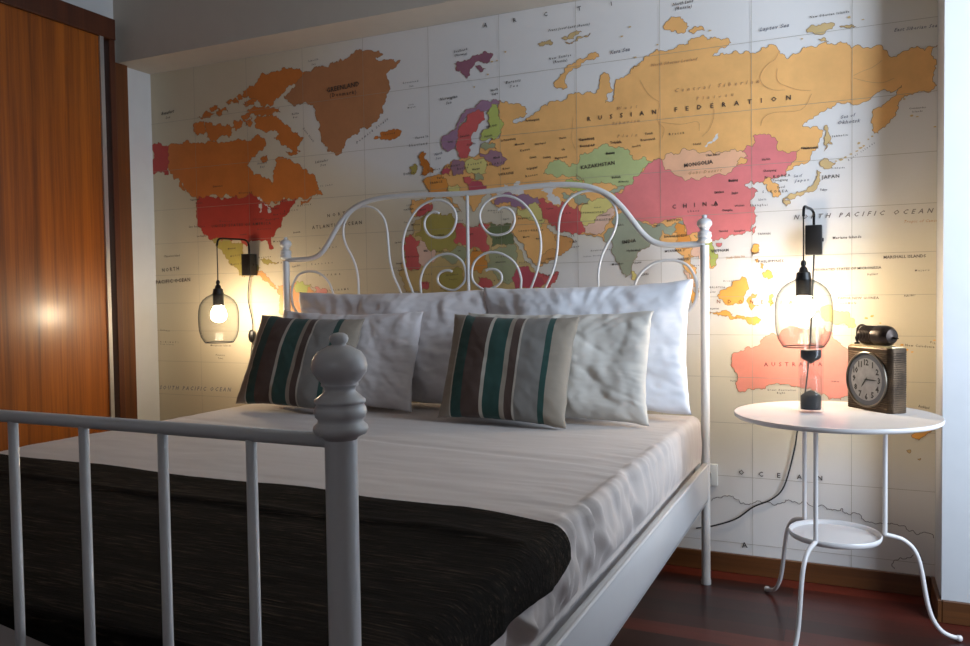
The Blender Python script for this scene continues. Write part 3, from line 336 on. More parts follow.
WORDS = [('RUSSIAN FEDERATION',-47,1578,639,1577,15,'ink',0),('Central Siberian',266,1644,542,1643,13,'faint',1),('Plateau',338,1609,461,1610,11,'faint',1),('West',63,1605,135,1606,11,'faint',1),('Siberian',43,1554,144,1556,11,'faint',1),('Plain',62,1508,134,1507,11,'faint',1),('North Siberian Lowland',183,1742,343,1743,10,'faint',1),('KAZAKHSTAN',-73,1407,52,1415,13,'ink',0),('MONGOLIA',296,1385,392,1391,13,'ink',0),('CHINA',254,1246,408,1250,14,'ink',0),('Gobi Desert',310,1359,421,1362,10,'faint',1),('North Land',259,1937,331,1940,10,'ink',1),('(Russia)',268,1923,324,1922,10,'ink',1),('Kara Sea',38,1804,110,1807,13,'blue',1),('Laptev Sea',543,1810,634,1812,12,'blue',1),('New Siberian Islands',696,1829,811,1829,7,'ink',0),('East Siberian Sea',937,1751,1053,1748,10,'blue',1),('Sea of',787,1500,831,1504,10,'blue',1),('Okhotsk',778,1483,844,1484,11,'blue',1),('Sakhalin',761,1444,807,1445,6,'ink',0),('JAPAN',731,1314,783,1315,11,'ink',0),('Commander',979,1509,1025,1508,5,'ink',0),('Islands',988,1498,1015,1498,5,'ink',0),('Kuril Islands',810,1365,885,1414,5,'ink',0),('Hokkaido',759,1344,799,1343,5,'ink',0),('NORTH PACIFIC OCEAN',647,1189,1047,1189,14,'grey',1),('Tropic of Cancer',967,1162,1065,1161,8,'faint',1),('FEDERATED STATES OF MICRONESIA',710,1019,904,1022,8,'ink',0),('MARSHALL ISLANDS',910,1053,1026,1054,9,'ink',0),('Majuro',997,1011,1036,1012,6,'ink',0),('Palikir',865,1001,895,1003,7,'ink',0),('PAPUA NEW GUINEA',780,927,897,927,8,'ink',0),('Mariana Islands',764,1120,847,1121,8,'ink',0),('NAURU',968,933,998,935,6,'ink',0),('Sea of',647,1325,674,1326,9,'blue',1),('Japan',649,1309,694,1311,9,'blue',1),('N. KOREA',558,1328,637,1330,8,'ink',0),('S. KOREA',550,1281,629,1279,8,'ink',0),('Yellow Sea',537,1256,562,1257,7,'blue',1),('TAIWAN',535,1143,575,1143,7,'ink',0),('Pyongyang',583,1317,629,1316,7,'ink',0),('Seoul',596,1293,620,1294,7,'ink',0),('Vladivostok',674,1413,722,1412,7,'ink',0),('Harbin',550,1387,575,1388,7,'ink',0),('Shenyang',554,1350,594,1350,7,'ink',0),('Beijing',444,1325,473,1327,8,'ink',0),('Tokyo',726,1276,748,1276,7,'ink',0),('Xian',399,1289,427,1290,7,'ink',0),('Shanghai',511,1240,566,1238,7,'ink',0),('Chengdu',385,1247,407,1248,7,'ink',0),('Wuhan',462,1240,493,1241,7,'ink',0),('Changsha',420,1228,455,1228,7,'ink',0),('Guangzhou',459,1156,494,1158,7,'ink',0),('Nanning',411,1158,440,1159,7,'ink',0),('INDIA',78,1132,127,1137,12,'ink',0),('Mumbai',39,1057,80,1060,7,'ink',0),('Hyderabad',93,1103,141,1105,8,'ink',0),('Chennai',117,1059,145,1062,8,'ink',0),('SRI LANKA',140,1017,171,1020,8,'ink',0),('Delhi',45,1196,79,1198,7,'ink',0),('Nagpur',189,1188,212,1189,7,'ink',0),('MYANMAR',228,1096,286,1098,8,'ink',0),('THAILAND',272,1066,313,1070,8,'ink',0),('VIETNAM',385,1090,442,1093,9,'ink',0),('PHILIPPINES',537,1051,616,1051,9,'ink',0),('Manila',516,1081,541,1083,7,'ink',0),('South China Sea',433,1066,494,1071,8,'faint',1),('BANGLADESH',226,1147,304,1149,8,'ink',0),('BHUTAN',236,1202,282,1204,7,'ink',0),('Astana',20,1452,52,1453,9,'ink',0),('Bishkek',41,1365,74,1366,8,'ink',0),('Almaty',64,1349,102,1349,7,'ink',0),('Omsk',52,1487,79,1488,7,'ink',0),('Novosibirsk',115,1468,146,1471,7,'ink',0),('Tomsk',161,1508,189,1509,8,'ink',0),('Krasnoyarsk',146,1488,198,1489,8,'ink',0),('Bratsk',245,1500,297,1500,7,'ink',0),('Irkutsk',327,1458,354,1458,7,'ink',0),('Ulan Bator',369,1416,417,1417,8,'ink',0),('Lhasa',307,1231,345,1232,7,'ink',0),('Yekaterinburg',-82,1509,-22,1510,8,'ink',0),('Chelyabinsk',-77,1487,-22,1486,7,'ink',0),('Khabarovsk',670,1414,720,1414,7,'ink',0),('Baotou',443,1325,473,1326,8,'ink',0),('Lanzhou',397,1289,427,1290,8,'ink',0),('Zhengzhou',452,1283,473,1284,8,'ink',0),('GREENLAND',-1176,1811,-1014,1820,19,'ink',0),('(Denmark)',-1161,1790,-1030,1790,15,'ink',0),('Greenland',-810,1803,-740,1803,7,'ink',0),('Sea',-779,1786,-762,1787,7,'ink',0),('Baffin',-1357,1737,-1322,1738,8,'ink',0),('Bay',-1351,1723,-1330,1724,7,'ink',0),('Lincoln',-1264,1949,-1216,1952,8,'ink',0),('Sea',-1249,1933,-1230,1934,7,'ink',0),('Denmark Strait',-1033,1586,-880,1669,9,'ink',1),('Iceland',-903,1608,-851,1610,7,'ink',0),('Davis Strait',-1302,1673,-1251,1613,8,'ink',0),('Jan',-784,1714,-763,1715,6,'ink',0),('Mayen',-789,1703,-755,1705,6,'ink',0),('Svalbard',-579,1893,-523,1897,9,'ink',0),('(Norway)',-577,1880,-524,1880,8,'ink',0),('Franz Josef Land (Russia)',-193,1918,-35,1918,8,'ink',1),('New Zemlya',-191,1815,-106,1818,8,'ink',0),('(Russia)',-175,1801,-121,1801,9,'ink',0),('A',-454,1972,-441,1971,16,'ink',0),('R',-330,1972,-317,1973,15,'ink',0),('C',-209,1974,-192,1976,15,'ink',0),('T',-79,1974,-66,1976,15,'ink',0),('I',44,1974,51,1975,14,'ink',0),('Barents',-365,1749,-304,1751,10,'ink',1),('Sea',-348,1733,-316,1734,9,'ink',1),('Norwegian',-645,1717,-568,1721,11,'ink',1),('Sea',-618,1700,-594,1702,10,'ink',1),('North',-426,1727,-396,1730,9,'ink',0),('Cape',-423,1713,-397,1715,9,'ink',0),('North',-672,1506,-637,1511,10,'blue',1),('Sea',-667,1490,-645,1493,9,'blue',1),('Faroe Is.',-755,1579,-695,1583,9,'ink',0),('Shetland',-786,1552,-704,1554,9,'ink',0),('Arkhangelsk',-286,1600,-230,1600,8,'ink',0),('St Petersburg',-388,1535,-327,1538,8,'ink',0),('Moscow',-330,1515,-292,1517,8,'ink',0),('Nizhny Novgorod',-250,1510,-207,1512,7,'ink',0),('Perm',-153,1522,-129,1524,8,'ink',0),('Kazan',-309,1491,-271,1494,8,'ink',0),('Samara',-272,1462,-245,1464,8,'ink',0),('Ufa',-145,1480,-133,1482,7,'ink',0),('Orenburg',-219,1457,-189,1459,8,'ink',0),('Magnitogorsk',-172,1452,-125,1454,7,'ink',0),('Volgograd',-285,1421,-242,1425,8,'ink',0),('Rostov',-289,1394,-241,1398,8,'ink',0),('Tyumen',-78,1510,-23,1513,8,'ink',0),('Kurgan',-76,1487,-21,1489,8,'ink',0),('Tobolsk',36,1489,75,1490,8,'ink',0),('Kostanay',21,1451,53,1454,8,'ink',0),('Minsk',-419,1472,-391,1475,9,'ink',0),('Poland',-527,1455,-470,1461,8,'ink',0),('Warsaw',-510,1436,-476,1439,8,'ink',0),('UKRAINE',-398,1408,-337,1411,9,'ink',0),('Kiev',-381,1429,-353,1431,8,'ink',0),('BELARUS',-447,1449,-375,1453,8,'ink',0),('Berlin',-573,1443,-527,1447,9,'ink',0),('FINLAND',-447,1592,-401,1596,8,'ink',0),('Helsinki',-457,1557,-423,1560,8,'ink',0),('Sweden',-560,1566,-519,1569,9,'ink',0),('Stockholm',-531,1533,-494,1536,8,'ink',0),('Norway',-612,1550,-589,1552,9,'ink',0),('London',-703,1448,-649,1451,8,'ink',0),('FRANCE',-692,1397,-639,1400,8,'ink',0),('GERMANY',-632,1456,-561,1458,8,'ink',0),('Dublin',-813,1441,-764,1445,9,'ink',0),('Paris',-662,1414,-632,1417,9,'ink',0),('ALGERIA',-680,1191,-635,1192,7,'ink',0),('LIBYA',-524,1189,-508,1191,6,'ink',0),('EGYPT',-413,1169,-372,1171,6,'ink',0),('SUDAN',-414,1098,-369,1101,5,'ink',0),('Khartoum',-415,1078,-374,1080,6,'ink',0),('MAURITANIA',-826,1112,-752,1112,6,'ink',0),('MALI',-727,1132,-709,1133,7,'ink',0),('NIGER',-674,1127,-637,1129,6,'ink',0),('CHAD',-512,1124,-489,1126,6,'ink',0),('NIGERIA',-628,1034,-577,1037,6,'ink',0),('Lagos',-615,1018,-584,1019,6,'ink',0),('Madrid',-741,1295,-716,1297,6,'ink',0),('PORTUGAL',-815,1299,-769,1303,6,'ink',0),('Lisbon',-801,1317,-769,1321,6,'ink',0),('Morocco',-781,1238,-742,1239,7,'ink',0),('Cape Verde',-861,1171,-829,1172,6,'ink',0),('Gambia',-849,1058,-820,1061,7,'ink',0),('Senegal',-856,1086,-827,1088,7,'ink',0),('Guinea',-785,1058,-749,1060,6,'ink',0),('Ghana',-746,1039,-693,1041,6,'ink',0),('Togo',-747,1004,-701,1007,6,'ink',0),('Kano',-575,1128,-563,1130,6,'ink',0),('Tunis',-586,1279,-566,1281,6,'ink',0),('Athens',-447,1276,-409,1276,6,'ink',0),('Malta',-584,1244,-553,1246,6,'ink',0),('Crete',-422,1268,-383,1269,6,'ink',0),('Cyprus',-383,1240,-358,1242,6,'ink',0),('Addis',-425,1009,-361,1011,6,'ink',0),('Canary Is.',-816,1250,-770,1252,6,'ink',0),('W. Sahara',-817,1216,-774,1217,6,'ink',0),('SAUDI ARABIA',-320,1193,-221,1193,6,'ink',0),('Riyadh',-249,1161,-228,1163,6,'ink',0),('Mecca',-302,1169,-277,1171,6,'ink',0),('Baghdad',-320,1240,-273,1241,6,'ink',0),('IRAN',-154,1249,-115,1250,5,'ink',0),('Tehran',-208,1269,-181,1271,6,'ink',0),('Kuwait',-236,1228,-224,1230,6,'ink',0),('Muscat',-107,1143,-90,1145,6,'ink',0),('QATAR',-143,1165,-101,1166,5,'ink',0),('UAE',-119,1144,-93,1148,6,'ink',0),('OMAN',-113,1124,-84,1127,5,'ink',0),('Sanaa',-232,1070,-213,1073,6,'ink',0),('YEMEN',-210,1085,-180,1088,5,'ink',0),('Kabul',-24,1264,-1,1265,5,'ink',0),('AFGHANISTAN',-77,1247,10,1246,6,'ink',0),('PAKISTAN',-25,1219,44,1220,6,'ink',0),('Islamabad',-7,1234,33,1236,6,'ink',0),('Karachi',-54,1165,-25,1167,6,'ink',0),('Arabian Sea',-40,1109,32,1112,6,'ink',0),('Indian Ocean',-67,1089,-3,1092,5,'ink',0),('Turkmenistan',-88,1279,-47,1280,5,'ink',0),('Kyrgyz',61,1252,95,1253,6,'ink',0),('SOMALIA',-223,1022,-162,1027,6,'ink',0),('Djibouti',-319,1074,-266,1076,6,'ink',0),('Mumbai',40,1056,77,1060,5,'ink',0),('Lahore',55,1195,83,1197,5,'ink',0),('INDIA',80,1131,122,1138,6,'ink',0),('UNITED STATES OF AMERICA',-1819,1280,-1484,1278,12,'ink',0),('Vancouver',-1943,1408,-1886,1409,9,'ink',0),('Seattle',-1911,1392,-1871,1392,8,'ink',0),('San Francisco',-1955,1286,-1858,1284,9,'ink',0),('Los Angeles',-1908,1241,-1852,1242,8,'ink',0),('Denver',-1771,1302,-1701,1300,8,'ink',0),('Chicago',-1580,1301,-1520,1303,8,'ink',0),('New York',-1469,1315,-1403,1318,8,'ink',0),('Washington',-1513,1294,-1440,1299,8,'ink',0),('Houston',-1657,1236,-1619,1239,8,'ink',0),('Atlanta',-1559,1256,-1485,1258,8,'ink',0),('Winnipeg',-1659,1421,-1584,1422,8,'ink',0),('Toronto',-1497,1340,-1439,1343,9,'ink',0),('Edmonton',-1805,1460,-1750,1461,8,'ink',0),('Ottawa',-1467,1368,-1402,1372,8,'ink',0),('Boston',-1410,1327,-1339,1331,8,'ink',0),('Halifax',-1339,1346,-1268,1350,8,'ink',0),('St John',-1218,1422,-1157,1425,7,'ink',0),('Mexico City',-1715,1107,-1631,1111,8,'ink',0),('Monterrey',-1728,1177,-1682,1180,8,'ink',0),('Havana',-1555,1132,-1488,1136,8,'ink',0),('MEXICO',-1714,1143,-1645,1149,8,'ink',0),('Miami',-1472,1199,-1428,1201,8,'ink',0),('Bermuda',-1363,1233,-1327,1236,8,'ink',0),('Guatemala',-1625,1066,-1564,1070,8,'ink',0),('Azores',-1232,1161,-1143,1165,8,'ink',0),('HAITI',-1453,1105,-1388,1109,8,'ink',0),('Puerto Rico',-1374,1086,-1331,1094,8,'ink',0),('Caracas',-1275,1095,-1165,1100,8,'ink',0),('GUYANA',-1235,1046,-1126,1050,8,'ink',0),('SURINAME',-1195,981,-1087,987,8,'ink',0),('Labrador',-1243,1523,-1175,1527,10,'ink',1),('Sea',-1216,1508,-1189,1510,9,'ink',1),('Hudson',-1550,1542,-1498,1544,9,'blue',1),('Bay',-1536,1526,-1509,1528,9,'blue',1),('Beaufort',-2106,1816,-2026,1820,14,'ink',1),('Sea',-2080,1795,-2052,1797,11,'ink',1),('NORTH',-1185,1293,-1072,1302,13,'ink',0),('ATLANTIC OCEAN',-1265,1247,-1015,1257,14,'ink',0),('NORTH',-2129,1087,-2023,1093,17,'ink',0),('PACIFIC OCEAN',-2170,1031,-1956,1040,17,'ink',0),('SOUTH PACIFIC OCEAN',-2166,533,-1728,538,18,'blue',1),('Clipperton Island',-2115,1156,-2017,1157,9,'ink',0),('Kiritimati',-2150,811,-2091,807,7,'ink',0),('KIRIBATI',-2152,755,-2041,753,7,'ink',0),('Marquesas Islands',-1844,742,-1724,742,8,'ink',0),('Pitcairn',-1814,698,-1763,698,8,'ink',0),('Tahiti',-1802,685,-1774,684,7,'ink',0),('Cook Islands',-2155,745,-2070,743,6,'ink',0),('INDONESIA',376,919,644,913,12,'orangeink',0),('MALAYSIA',377,970,430,969,6,'ink',0),('Brunei',425,991,457,991,5,'ink',0),('Kuala Lumpur',376,954,399,955,5,'ink',0),('SINGAPORE',376,897,409,897,5,'ink',0),('Palau',593,1015,626,1015,5,'ink',0),('Cambodia',273,1065,309,1066,5,'ink',0),('Bangkok',303,1045,345,1046,5,'ink',0),('AUSTRALIA',554,707,733,712,13,'redink',0),('Great Australian',564,626,653,628,6,'ink',0),('Bight',595,617,620,618,6,'ink',0),('Perth',447,653,465,653,5,'ink',0),('Sydney',760,661,783,661,5,'ink',0),('Coral',785,845,815,842,7,'blue',1),('New Caledonia',971,780,1050,775,7,'ink',0),('SOLOMON',779,912,832,912,6,'ink',0),('Auckland',1007,591,1037,586,8,'ink',0),('Fiji',1039,790,1055,787,6,'ink',0),('O',472,338,491,338,16,'ink',0),('C',536,336,550,337,16,'ink',0),('E',595,337,609,337,16,'ink',0),('A',656,338,670,338,15,'ink',0),('N',719,339,732,339,15,'ink',0),('A',482,89,502,91,18,'ink',0)]
COAST_LINES = [[(382,239),(408,252),(434,260),(459,254),(479,238),(514,241),(539,254),(554,250),(603,250),(660,255),(708,249),(763,245),(818,235),(872,216),(943,218),(995,204),(1054,182)],[(943,75),(947,105),(978,116),(995,126),(1029,111)]]
RIVERS = [[(621,1610),(584,1615),(555,1634),(544,1658),(551,1680),(570,1701),(592,1714),(603,1739)],[(599,1682),(595,1659),(603,1636),(628,1621),(664,1605),(700,1600)],[(824,1631),(851,1642),(878,1650),(905,1668)],[(824,1623),(865,1607),(905,1599),(938,1609)],[(215,1618),(205,1554),(228,1524),(219,1488)],[(210,1549),(284,1533),(342,1536),(347,1504)],[(392,1598),(396,1553),(382,1509),(356,1485)],[(546,1502),(555,1527),(588,1541),(670,1541),(702,1589)],[(145,1700),(173,1650),(211,1618)],[(-101,1595),(-107,1519),(-92,1479)]]
build_map()


# ------------------------------------------------------------------ wardrobe on the left wall
JAMB = wood('brown_frame_wood', (66, 34, 12), (104, 58, 22), .4, 'z', .2)
wd = empty('sliding_door_wardrobe', (-2.14, -1.5, 0), 'tall glossy orange wood sliding door wardrobe on the left wall', 'wardrobe')
def loc_box(parent, name, mat, x0, x1, y0, y1, z0, z1, bev=.002):
    px, py, pz = parent.location
    return MB().box(x0-px, x1-px, y0-py, y1-py, z0-pz, z1-pz, bev, 1).build(name, mat, parent, smooth=False)
XW = -2.12
loc_box(wd, 'header_panel', WARD_D, XL+.001, XW, -3.4, -.236, 2.096, 2.186)
loc_box(wd, 'side_jamb', WARD_D, XL+.001, XW-.006, -.266, -.236, 0, 2.096)
loc_box(wd, 'plinth', WARD_D, XL+.001, XW-.01, -3.4, -.266, 0, .07)
dr = loc_box(wd, 'sliding_door', WARD, XL+.012, XW-.012, -1.75, -.299, .07, 2.096)
loc_box(wd, 'metal_edge_strip', STEEL, XW-.0119, XW-.002, -.318, -.298, .07, 2.096, .001)
loc_box(wd, 'sliding_door', WARD, XL+.001, XW-.03, -3.4, -1.755, .07, 2.096)
tag(MB().box(XL+.0005, -2.15, -.232, -.150, 0, 2.0118, .002, 1).build('door_jamb_board', JAMB, smooth=False), 'narrow brown wood filler board beside the metal edged wardrobe door', 'filler board')

# ------------------------------------------------------------------ bed frame
XRB, WB, YH, YF = .386, 1.68, -.1457, -2.19
XC = XRB-WB/2
bed = empty('metal_bed_frame', (XC, -1.17, 0), 'white metal double bed frame with scrolled headboard and barred footboard', 'bed')
bx, by = XC, -1.17
def L3(p): return (p[0]-bx, p[1]-by, p[2])
FIN = [(.0152, -.1000), (0.0170, -0.0977), (0.0238, -0.0945), (0.0259, -0.0903), (0.0251, -0.0871), (0.0215, -0.0841), (0.0208, -0.0813), (0.0234, -0.0786), (0.0249, -0.0743), (0.0238, -0.0701), (0.0219, -0.0669), (0.0234, -0.0656), (0.0240, -0.0644), (0.0236, -0.0627), (0.0181, -0.0584), (0.0144, -0.0546), (0.0149, -0.0512), (0.0174, -0.0495), (0.0174, -0.0482), (0.0170, -0.0469), (0.0212, -0.0425), (0.0251, -0.0372), (0.0261, -0.0312), (0.0249, -0.0249), (0.0204, -0.0181), (0.0106, -0.0127), (0.0070, -0.0117), (0.0066, -0.0108), (0.0081, -0.0087), (0.0089, -0.0057), (0.0079, -0.0025), (0.0047, -0.0006), (0.0004, 0.0000)]
def post(x, y, ztop, r):
    s = r/.0152; h = .0985
    p = MB().lathe([(r+.002, 0), (r+.002, .012), (r, .016), (r, ztop-h)], 32, L3((x, y, 0))[:2]).build('bed_post', METAL, bed, sharp=40)
    q = 1 if s > .97 else .93
    MB().lathe([(a*s if s < .97 else a, ztop+b*q) for a, b in FIN], 40, L3((x, y, 0))[:2]).build('finial', METAL, p)
post(XRB, YF, .924, .0152); post(XRB-WB, YF, .924, .0152)
post(XRB, YH, 1.207, .0142); post(XRB-WB, YH, 1.207, .0142)
# headboard arch and scrolls, traced on the right half and mirrored
ARCH = [(-.454, 1.331), (-.40, 1.332), (-.31, 1.335), (-.211, 1.338), (-.115, 1.338), (-.04, 1.331), (.015, 1.317), (.07, 1.289), (.114, 1.247), (.149, 1.202), (.183, 1.157), (.218, 1.127), (.26, 1.114), (.311, 1.112), (.386, 1.113)]
half = [Vector(L3((x, YH, z))) for x, z in ARCH]
mir = lambda v: Vector((-v.x-.017*max(0, 1-abs(v.x)/.84), v.y, v.z))
ctrl = [mir(v) for v in reversed(half[1:])]+half
MB().tube(spline(ctrl, 5), .0098, 14).build('headboard_arch', METAL, bed)
MB().tube([L3((-.464, YH, 1.33)), L3((-.464, YH, .45))], .0062, 12).build('center_bar', METAL, bed)
for z in (.45,):
    MB().tube([L3((XRB, YH, z)), L3((XRB-WB, YH, z))], .009, 12).build('lower_rail', METAL, bed)
SCR = [
 [(-.19, .46), (-.19, .75), (-.178, .90), (-.167, .969), (-.137, 1.032), (-.12, 1.094), (-.114, 1.157), (-.108, 1.22), (-.092, 1.263), (-.059, 1.295), (-.012, 1.309), (.034, 1.302), (.069, 1.278), (.092, 1.244), (.096, 1.2), (.082, 1.157), (.059, 1.119), (.041, 1.08), (.031, 1.037), (.029, .984), (.03, .8), (.03, .46)],
 [(-.25, .46), (-.25, .80), (-.24, .91), (-.221, .971), (-.195, 1.037), (-.179, 1.112), (-.183, 1.178), (-.207, 1.236), (-.248, 1.285), (-.299, 1.31), (-.351, 1.311), (-.394, 1.289), (-.414, 1.252), (-.406, 1.212), (-.38, 1.182), (-.343, 1.173), (-.301, 1.183), (-.28, 1.211), (-.279, 1.24), (-.294, 1.261), (-.32, 1.271), (-.342, 1.264)],
 [(-.27, .46), (-.262, .8), (-.257, .971), (-.256, 1.019), (-.276, 1.067), (-.313, 1.097), (-.354, 1.111), (-.397, 1.108), (-.436, 1.082), (-.450, 1.043), (-.444, 1.008), (-.415, .983), (-.389, .977), (-.356, .987), (-.333, 1.006), (-.332, 1.03), (-.35, 1.047), (-.377, 1.051), (-.393, 1.046)],
 [(.13, .46), (.13, .8), (.14, .92), (.16, .994), (.182, 1.028), (.217, 1.053), (.26, 1.063), (.302, 1.059), (.335, 1.041), (.356, 1.003), (.361, .961), (.355, .927), (.343, .907), (.32, .885), (.29, .875), (.265, .885)]]
for sc in SCR:
    P = [Vector(L3((x, YH, z))) for x, z in sc]
    for q in (P, [mir(v) for v in P]):
        MB().tube(spline(q, 5), .0046, 10).build('scroll_bar', METAL, bed)
# footboard
MB().tube([L3((XRB, YF, .822)), L3((XRB-WB, YF, .822))], .0072, 16).build('foot_rail', METAL, bed)
MB().tube([L3((XRB, YF, .30)), L3((XRB-WB, YF, .30))], .0085, 16).build('lower_rail', METAL, bed)
for i in range(13):
    x = .279-.1186*i
    MB().tube([L3((x, YF, .822)), L3((x, YF, .30))], .0056, 12).build('foot_bar', METAL, bed)
# side rails with a folded lip
def side_rail(x0, x1, xi):
    m = MB().box(*[a-bx for a in (x0, x1)], YF+.012-by, YH-.012-by, .277, .4, .003, 2)
    m.box(min(x0, xi)-bx, max(x1, xi)-bx, YF+.014-by, YH-.014-by, .277, .283)
    xo = x1 if x1 > XC else x0
    m.tube([(xo-bx, YF+.014-by, .3985), (xo-bx, YH-.014-by, .3985)], .0045, 10)
    m.build('side_rail', METAL, bed, sharp=35)
side_rail(XRB-.008, XRB+.010, XRB-.03); side_rail(XRB-WB-.010, XRB-WB+.008, XRB-WB+.03)
MB().box(XRB-WB+.0085-bx, XRB-.0085-bx, YF+.02-by, YH-.02-by, .283, .293).build('slat_base', METAL, bed, smooth=False)

# ------------------------------------------------------------------ mattress and bedding
MX0, MX1, MY0, MY1, ZT = -1.262, .366, -2.15, -.172, .558
mt = MB().box(MX0+.006, MX1-.008, MY0+.006, MY1-.006, .2935, ZT-.008, .03, 4).build('mattress', PILLOW)
tag(mt, 'deep mattress under the pale sheet on the metal bed', 'mattress')
def fbm(x, y, z, o=4): return noise.fractal(Vector((x, y, z)), 1.0, 2.0, o)
def section(t, x0, x1, top, rad, zb, y):
    """point at arc position t along left hang, top, right hang; returns pos and outward normal"""
    w_ = (x1-x0)-2*rad; h = (top-zb)-rad; a = rad*PI/2
    segs = [h, a, w_, a, h]; tot = sum(segs); s = t*tot
    if s < h: return Vector((x0, y, zb+s)), Vector((-1, 0, 0)), h-s
    s -= h
    if s < a: th = s/rad; return Vector((x0+rad-rad*math.cos(th), y, top-rad+rad*math.sin(th))), Vector((-math.cos(th), 0, math.sin(th))), 0
    s -= a
    if s < w_: return Vector((x0+rad+s, y, top)), Vector((0, 0, 1)), 0
    s -= w_
    if s < a: th = s/rad; return Vector((x1-rad+rad*math.sin(th), y, top-rad+rad*math.cos(th))), Vector((math.sin(th), 0, math.cos(th))), 0
    s -= a
    return Vector((x1, y, top-rad-s)), Vector((1, 0, 0)), s
def build_sheet():
    nx, ny = 300, 260; V = []; F = []; rad = .022; zb = .408
    # more columns near the right side
    ts = [i/(nx-1) for i in range(nx)]
    for j in range(ny):
        y = MY1+(MY0-MY1)*j/(ny-1); fy = j/(ny-1)
        endr = min(1, (ny-1-j)/5, j/5)
        for i, t in enumerate(ts):
            tt = t if t < .6 else t
            p, n, dn = section(tt, MX0, MX1, ZT, rad, zb, y)
            d = .0
            side = dn/.12
            if n.z > .99:
                edge = min(1, max(0, (p.x-(MX1-.5))/.5))
                d += .0035*fbm(p.x*2.2, p.y*4.5, 1)+.0022*abs(fbm(p.x*1.3+p.y*.6, p.y*9, 3))
                d += .0012*fbm(p.x*5, p.y*40, 5)*edge
                r = abs(((p.y*1.0+p.x*.16+.98)/.02)); d -= .0035*math.exp(-r*r)
                cr = max(0, (p.x-(MX1-.16))/.16); d += .004*cr*fbm(1, p.y*26+p.x*8, 7)
            else:
                k = n.x if n.x > 0 else -n.x*.2
                yy = p.y+.35*(ZT-p.z)*fy*(1 if n.x > 0 else .2)
                rid = 1-2.6*abs(fbm(.7, yy*15, 7, 2)); rid2 = 1-2.8*abs(fbm(3.1+p.z*1.5, p.y*8.5+p.z*(3+4*fy), 19, 2)); fine = fbm(5.5, yy*46, p.z*3, 2)
                g = min(1, side*1.6+.25)
                d += k*g*((.0035+.008*fy)*rid+(.002+.026*max(0, fy-.12))*max(-.3, rid2)+.0022*fine)
                d += k*(.010+.012*fy)*math.sin(min(1, side*.75+.12)*PI)
                d += k*(.007+.01*fy)*math.exp(-side*5)*rid
                lim = .010+.04*min(1, max(0, (p.z-.425)/.05))
                if n.x > .5: d = max(min(d, lim), .0085 if p.z < .44 else -.006)
                d = max(d, -.006)
            p = p+n*d
            if p.z < .402 and False: p.z = .402
            if endr < 1: p.z -= .02*(1-endr)**2
            V.append(p)
    for j in range(ny-1):
        for i in range(nx-1):
            a = j*nx+i; F.append((a, a+1, a+nx+1, a+nx))
    # head and foot ends hang down
    for j, yy in ((0, MY1), (ny-1, MY1*0+MY0)):
        b = len(V)
        for i in range(nx):
            q = V[j*nx+i]; V.append(Vector((q.x, yy, max(.408, min(q.z, .41)))))
        for i in range(nx-1):
            f = (j*nx+i, j*nx+i+1, b+i+1, b+i); F.append(f if j else tuple(reversed(f)))
    F = [tuple(reversed(f)) for f in F]
    o = mk('fitted_sheet', V, F, SHEET); so = o.modifiers.new('s', 'SOLIDIFY'); so.thickness = .0015; so.offset = 0
    tag(o, 'pale wrinkled fitted sheet stretched over the mattress', 'sheet')
build_sheet()
k = NT('dark_woven_wool'); b = k.bsdf(Roughness=.95); b.inputs['Specular IOR Level'].default_value = .15
v = k.coord((14, 210, 120)); nz = k.noise(v, 1.0, 5, .7); v2 = k.coord((3, 9, 5)); n2 = k.noise(v2, 1, 3)
mx = k.n('ShaderNodeMath', operation='MULTIPLY_ADD'); k.l(n2, mx.inputs[0]); mx.inputs[1].default_value = .25; k.l(nz, mx.inputs[2])
k.l(k.ramp(mx.outputs[0], [(.5, lin((11, 9, 8))), (.68, lin((25, 21, 17))), (.84, lin((74, 64, 52)))]), b.inputs['Base Color'])
k.bump(nz, b, .9, .003); THROW = k.m
def build_throw():
    nx, ny = 240, 110; V = []; F = []; x0, x1, top, rad = MX0-.012, MX1+.030, ZT+.012, .034
    L = .66
    for j in range(ny):
        s = j/(ny-1)*L
        for i in range(nx):
            t = i/(nx-1)
            y0 = -1.500-.03*max(0, (t-.3)/.7)-.045*max(0, (t-.86)/.14)+.006*math.sin(t*23)
            y = y0-s; drop = 0
            if y < MY0-.004: drop = (MY0-.004-y); y = MY0-.004-.012*min(1, drop*30)
            # hem of the hanging right side: longest near the front corner, then rising toward the foot
            hang = .064+.006*math.sin(s*17+1)-.024*math.exp(-s/.05)-.008*min(1, s/.35)
            p, n, dn = section(t, x0, x1, top, rad, top-hang, y)
            f = .0035*fbm(p.x*2.5, s*7, 31)+.0045*abs(fbm(p.x*.9+s*.4, s*6.5, 33, 3))
            if n.z < .99:
                k = abs(n.x); f += k*(.010*fbm(p.z*4, s*13, 37, 3)+.012)*min(1, .3+dn*9)
            f = max(f, -.001)
            p = p+n*f
            ridge = math.exp(-((s-.125-.10*t*0-.03*math.sin(t*3))/.016)**2)*.006 if n.z > .99 else 0
            p.z += ridge-drop*(1 if drop else 0)
            V.append(p)
    for j in range(ny-1):
        for i in range(nx-1):
            a = j*nx+i; F.append((a, a+nx, a+nx+1, a+1))
    o = mk('bed_throw', V, F, THROW); so = o.modifiers.new('s', 'SOLIDIFY'); so.thickness = .005; so.offset = 1
    tag(o, 'dark brown woven throw blanket spread across the foot of the bed', 'throw blanket')
build_throw()

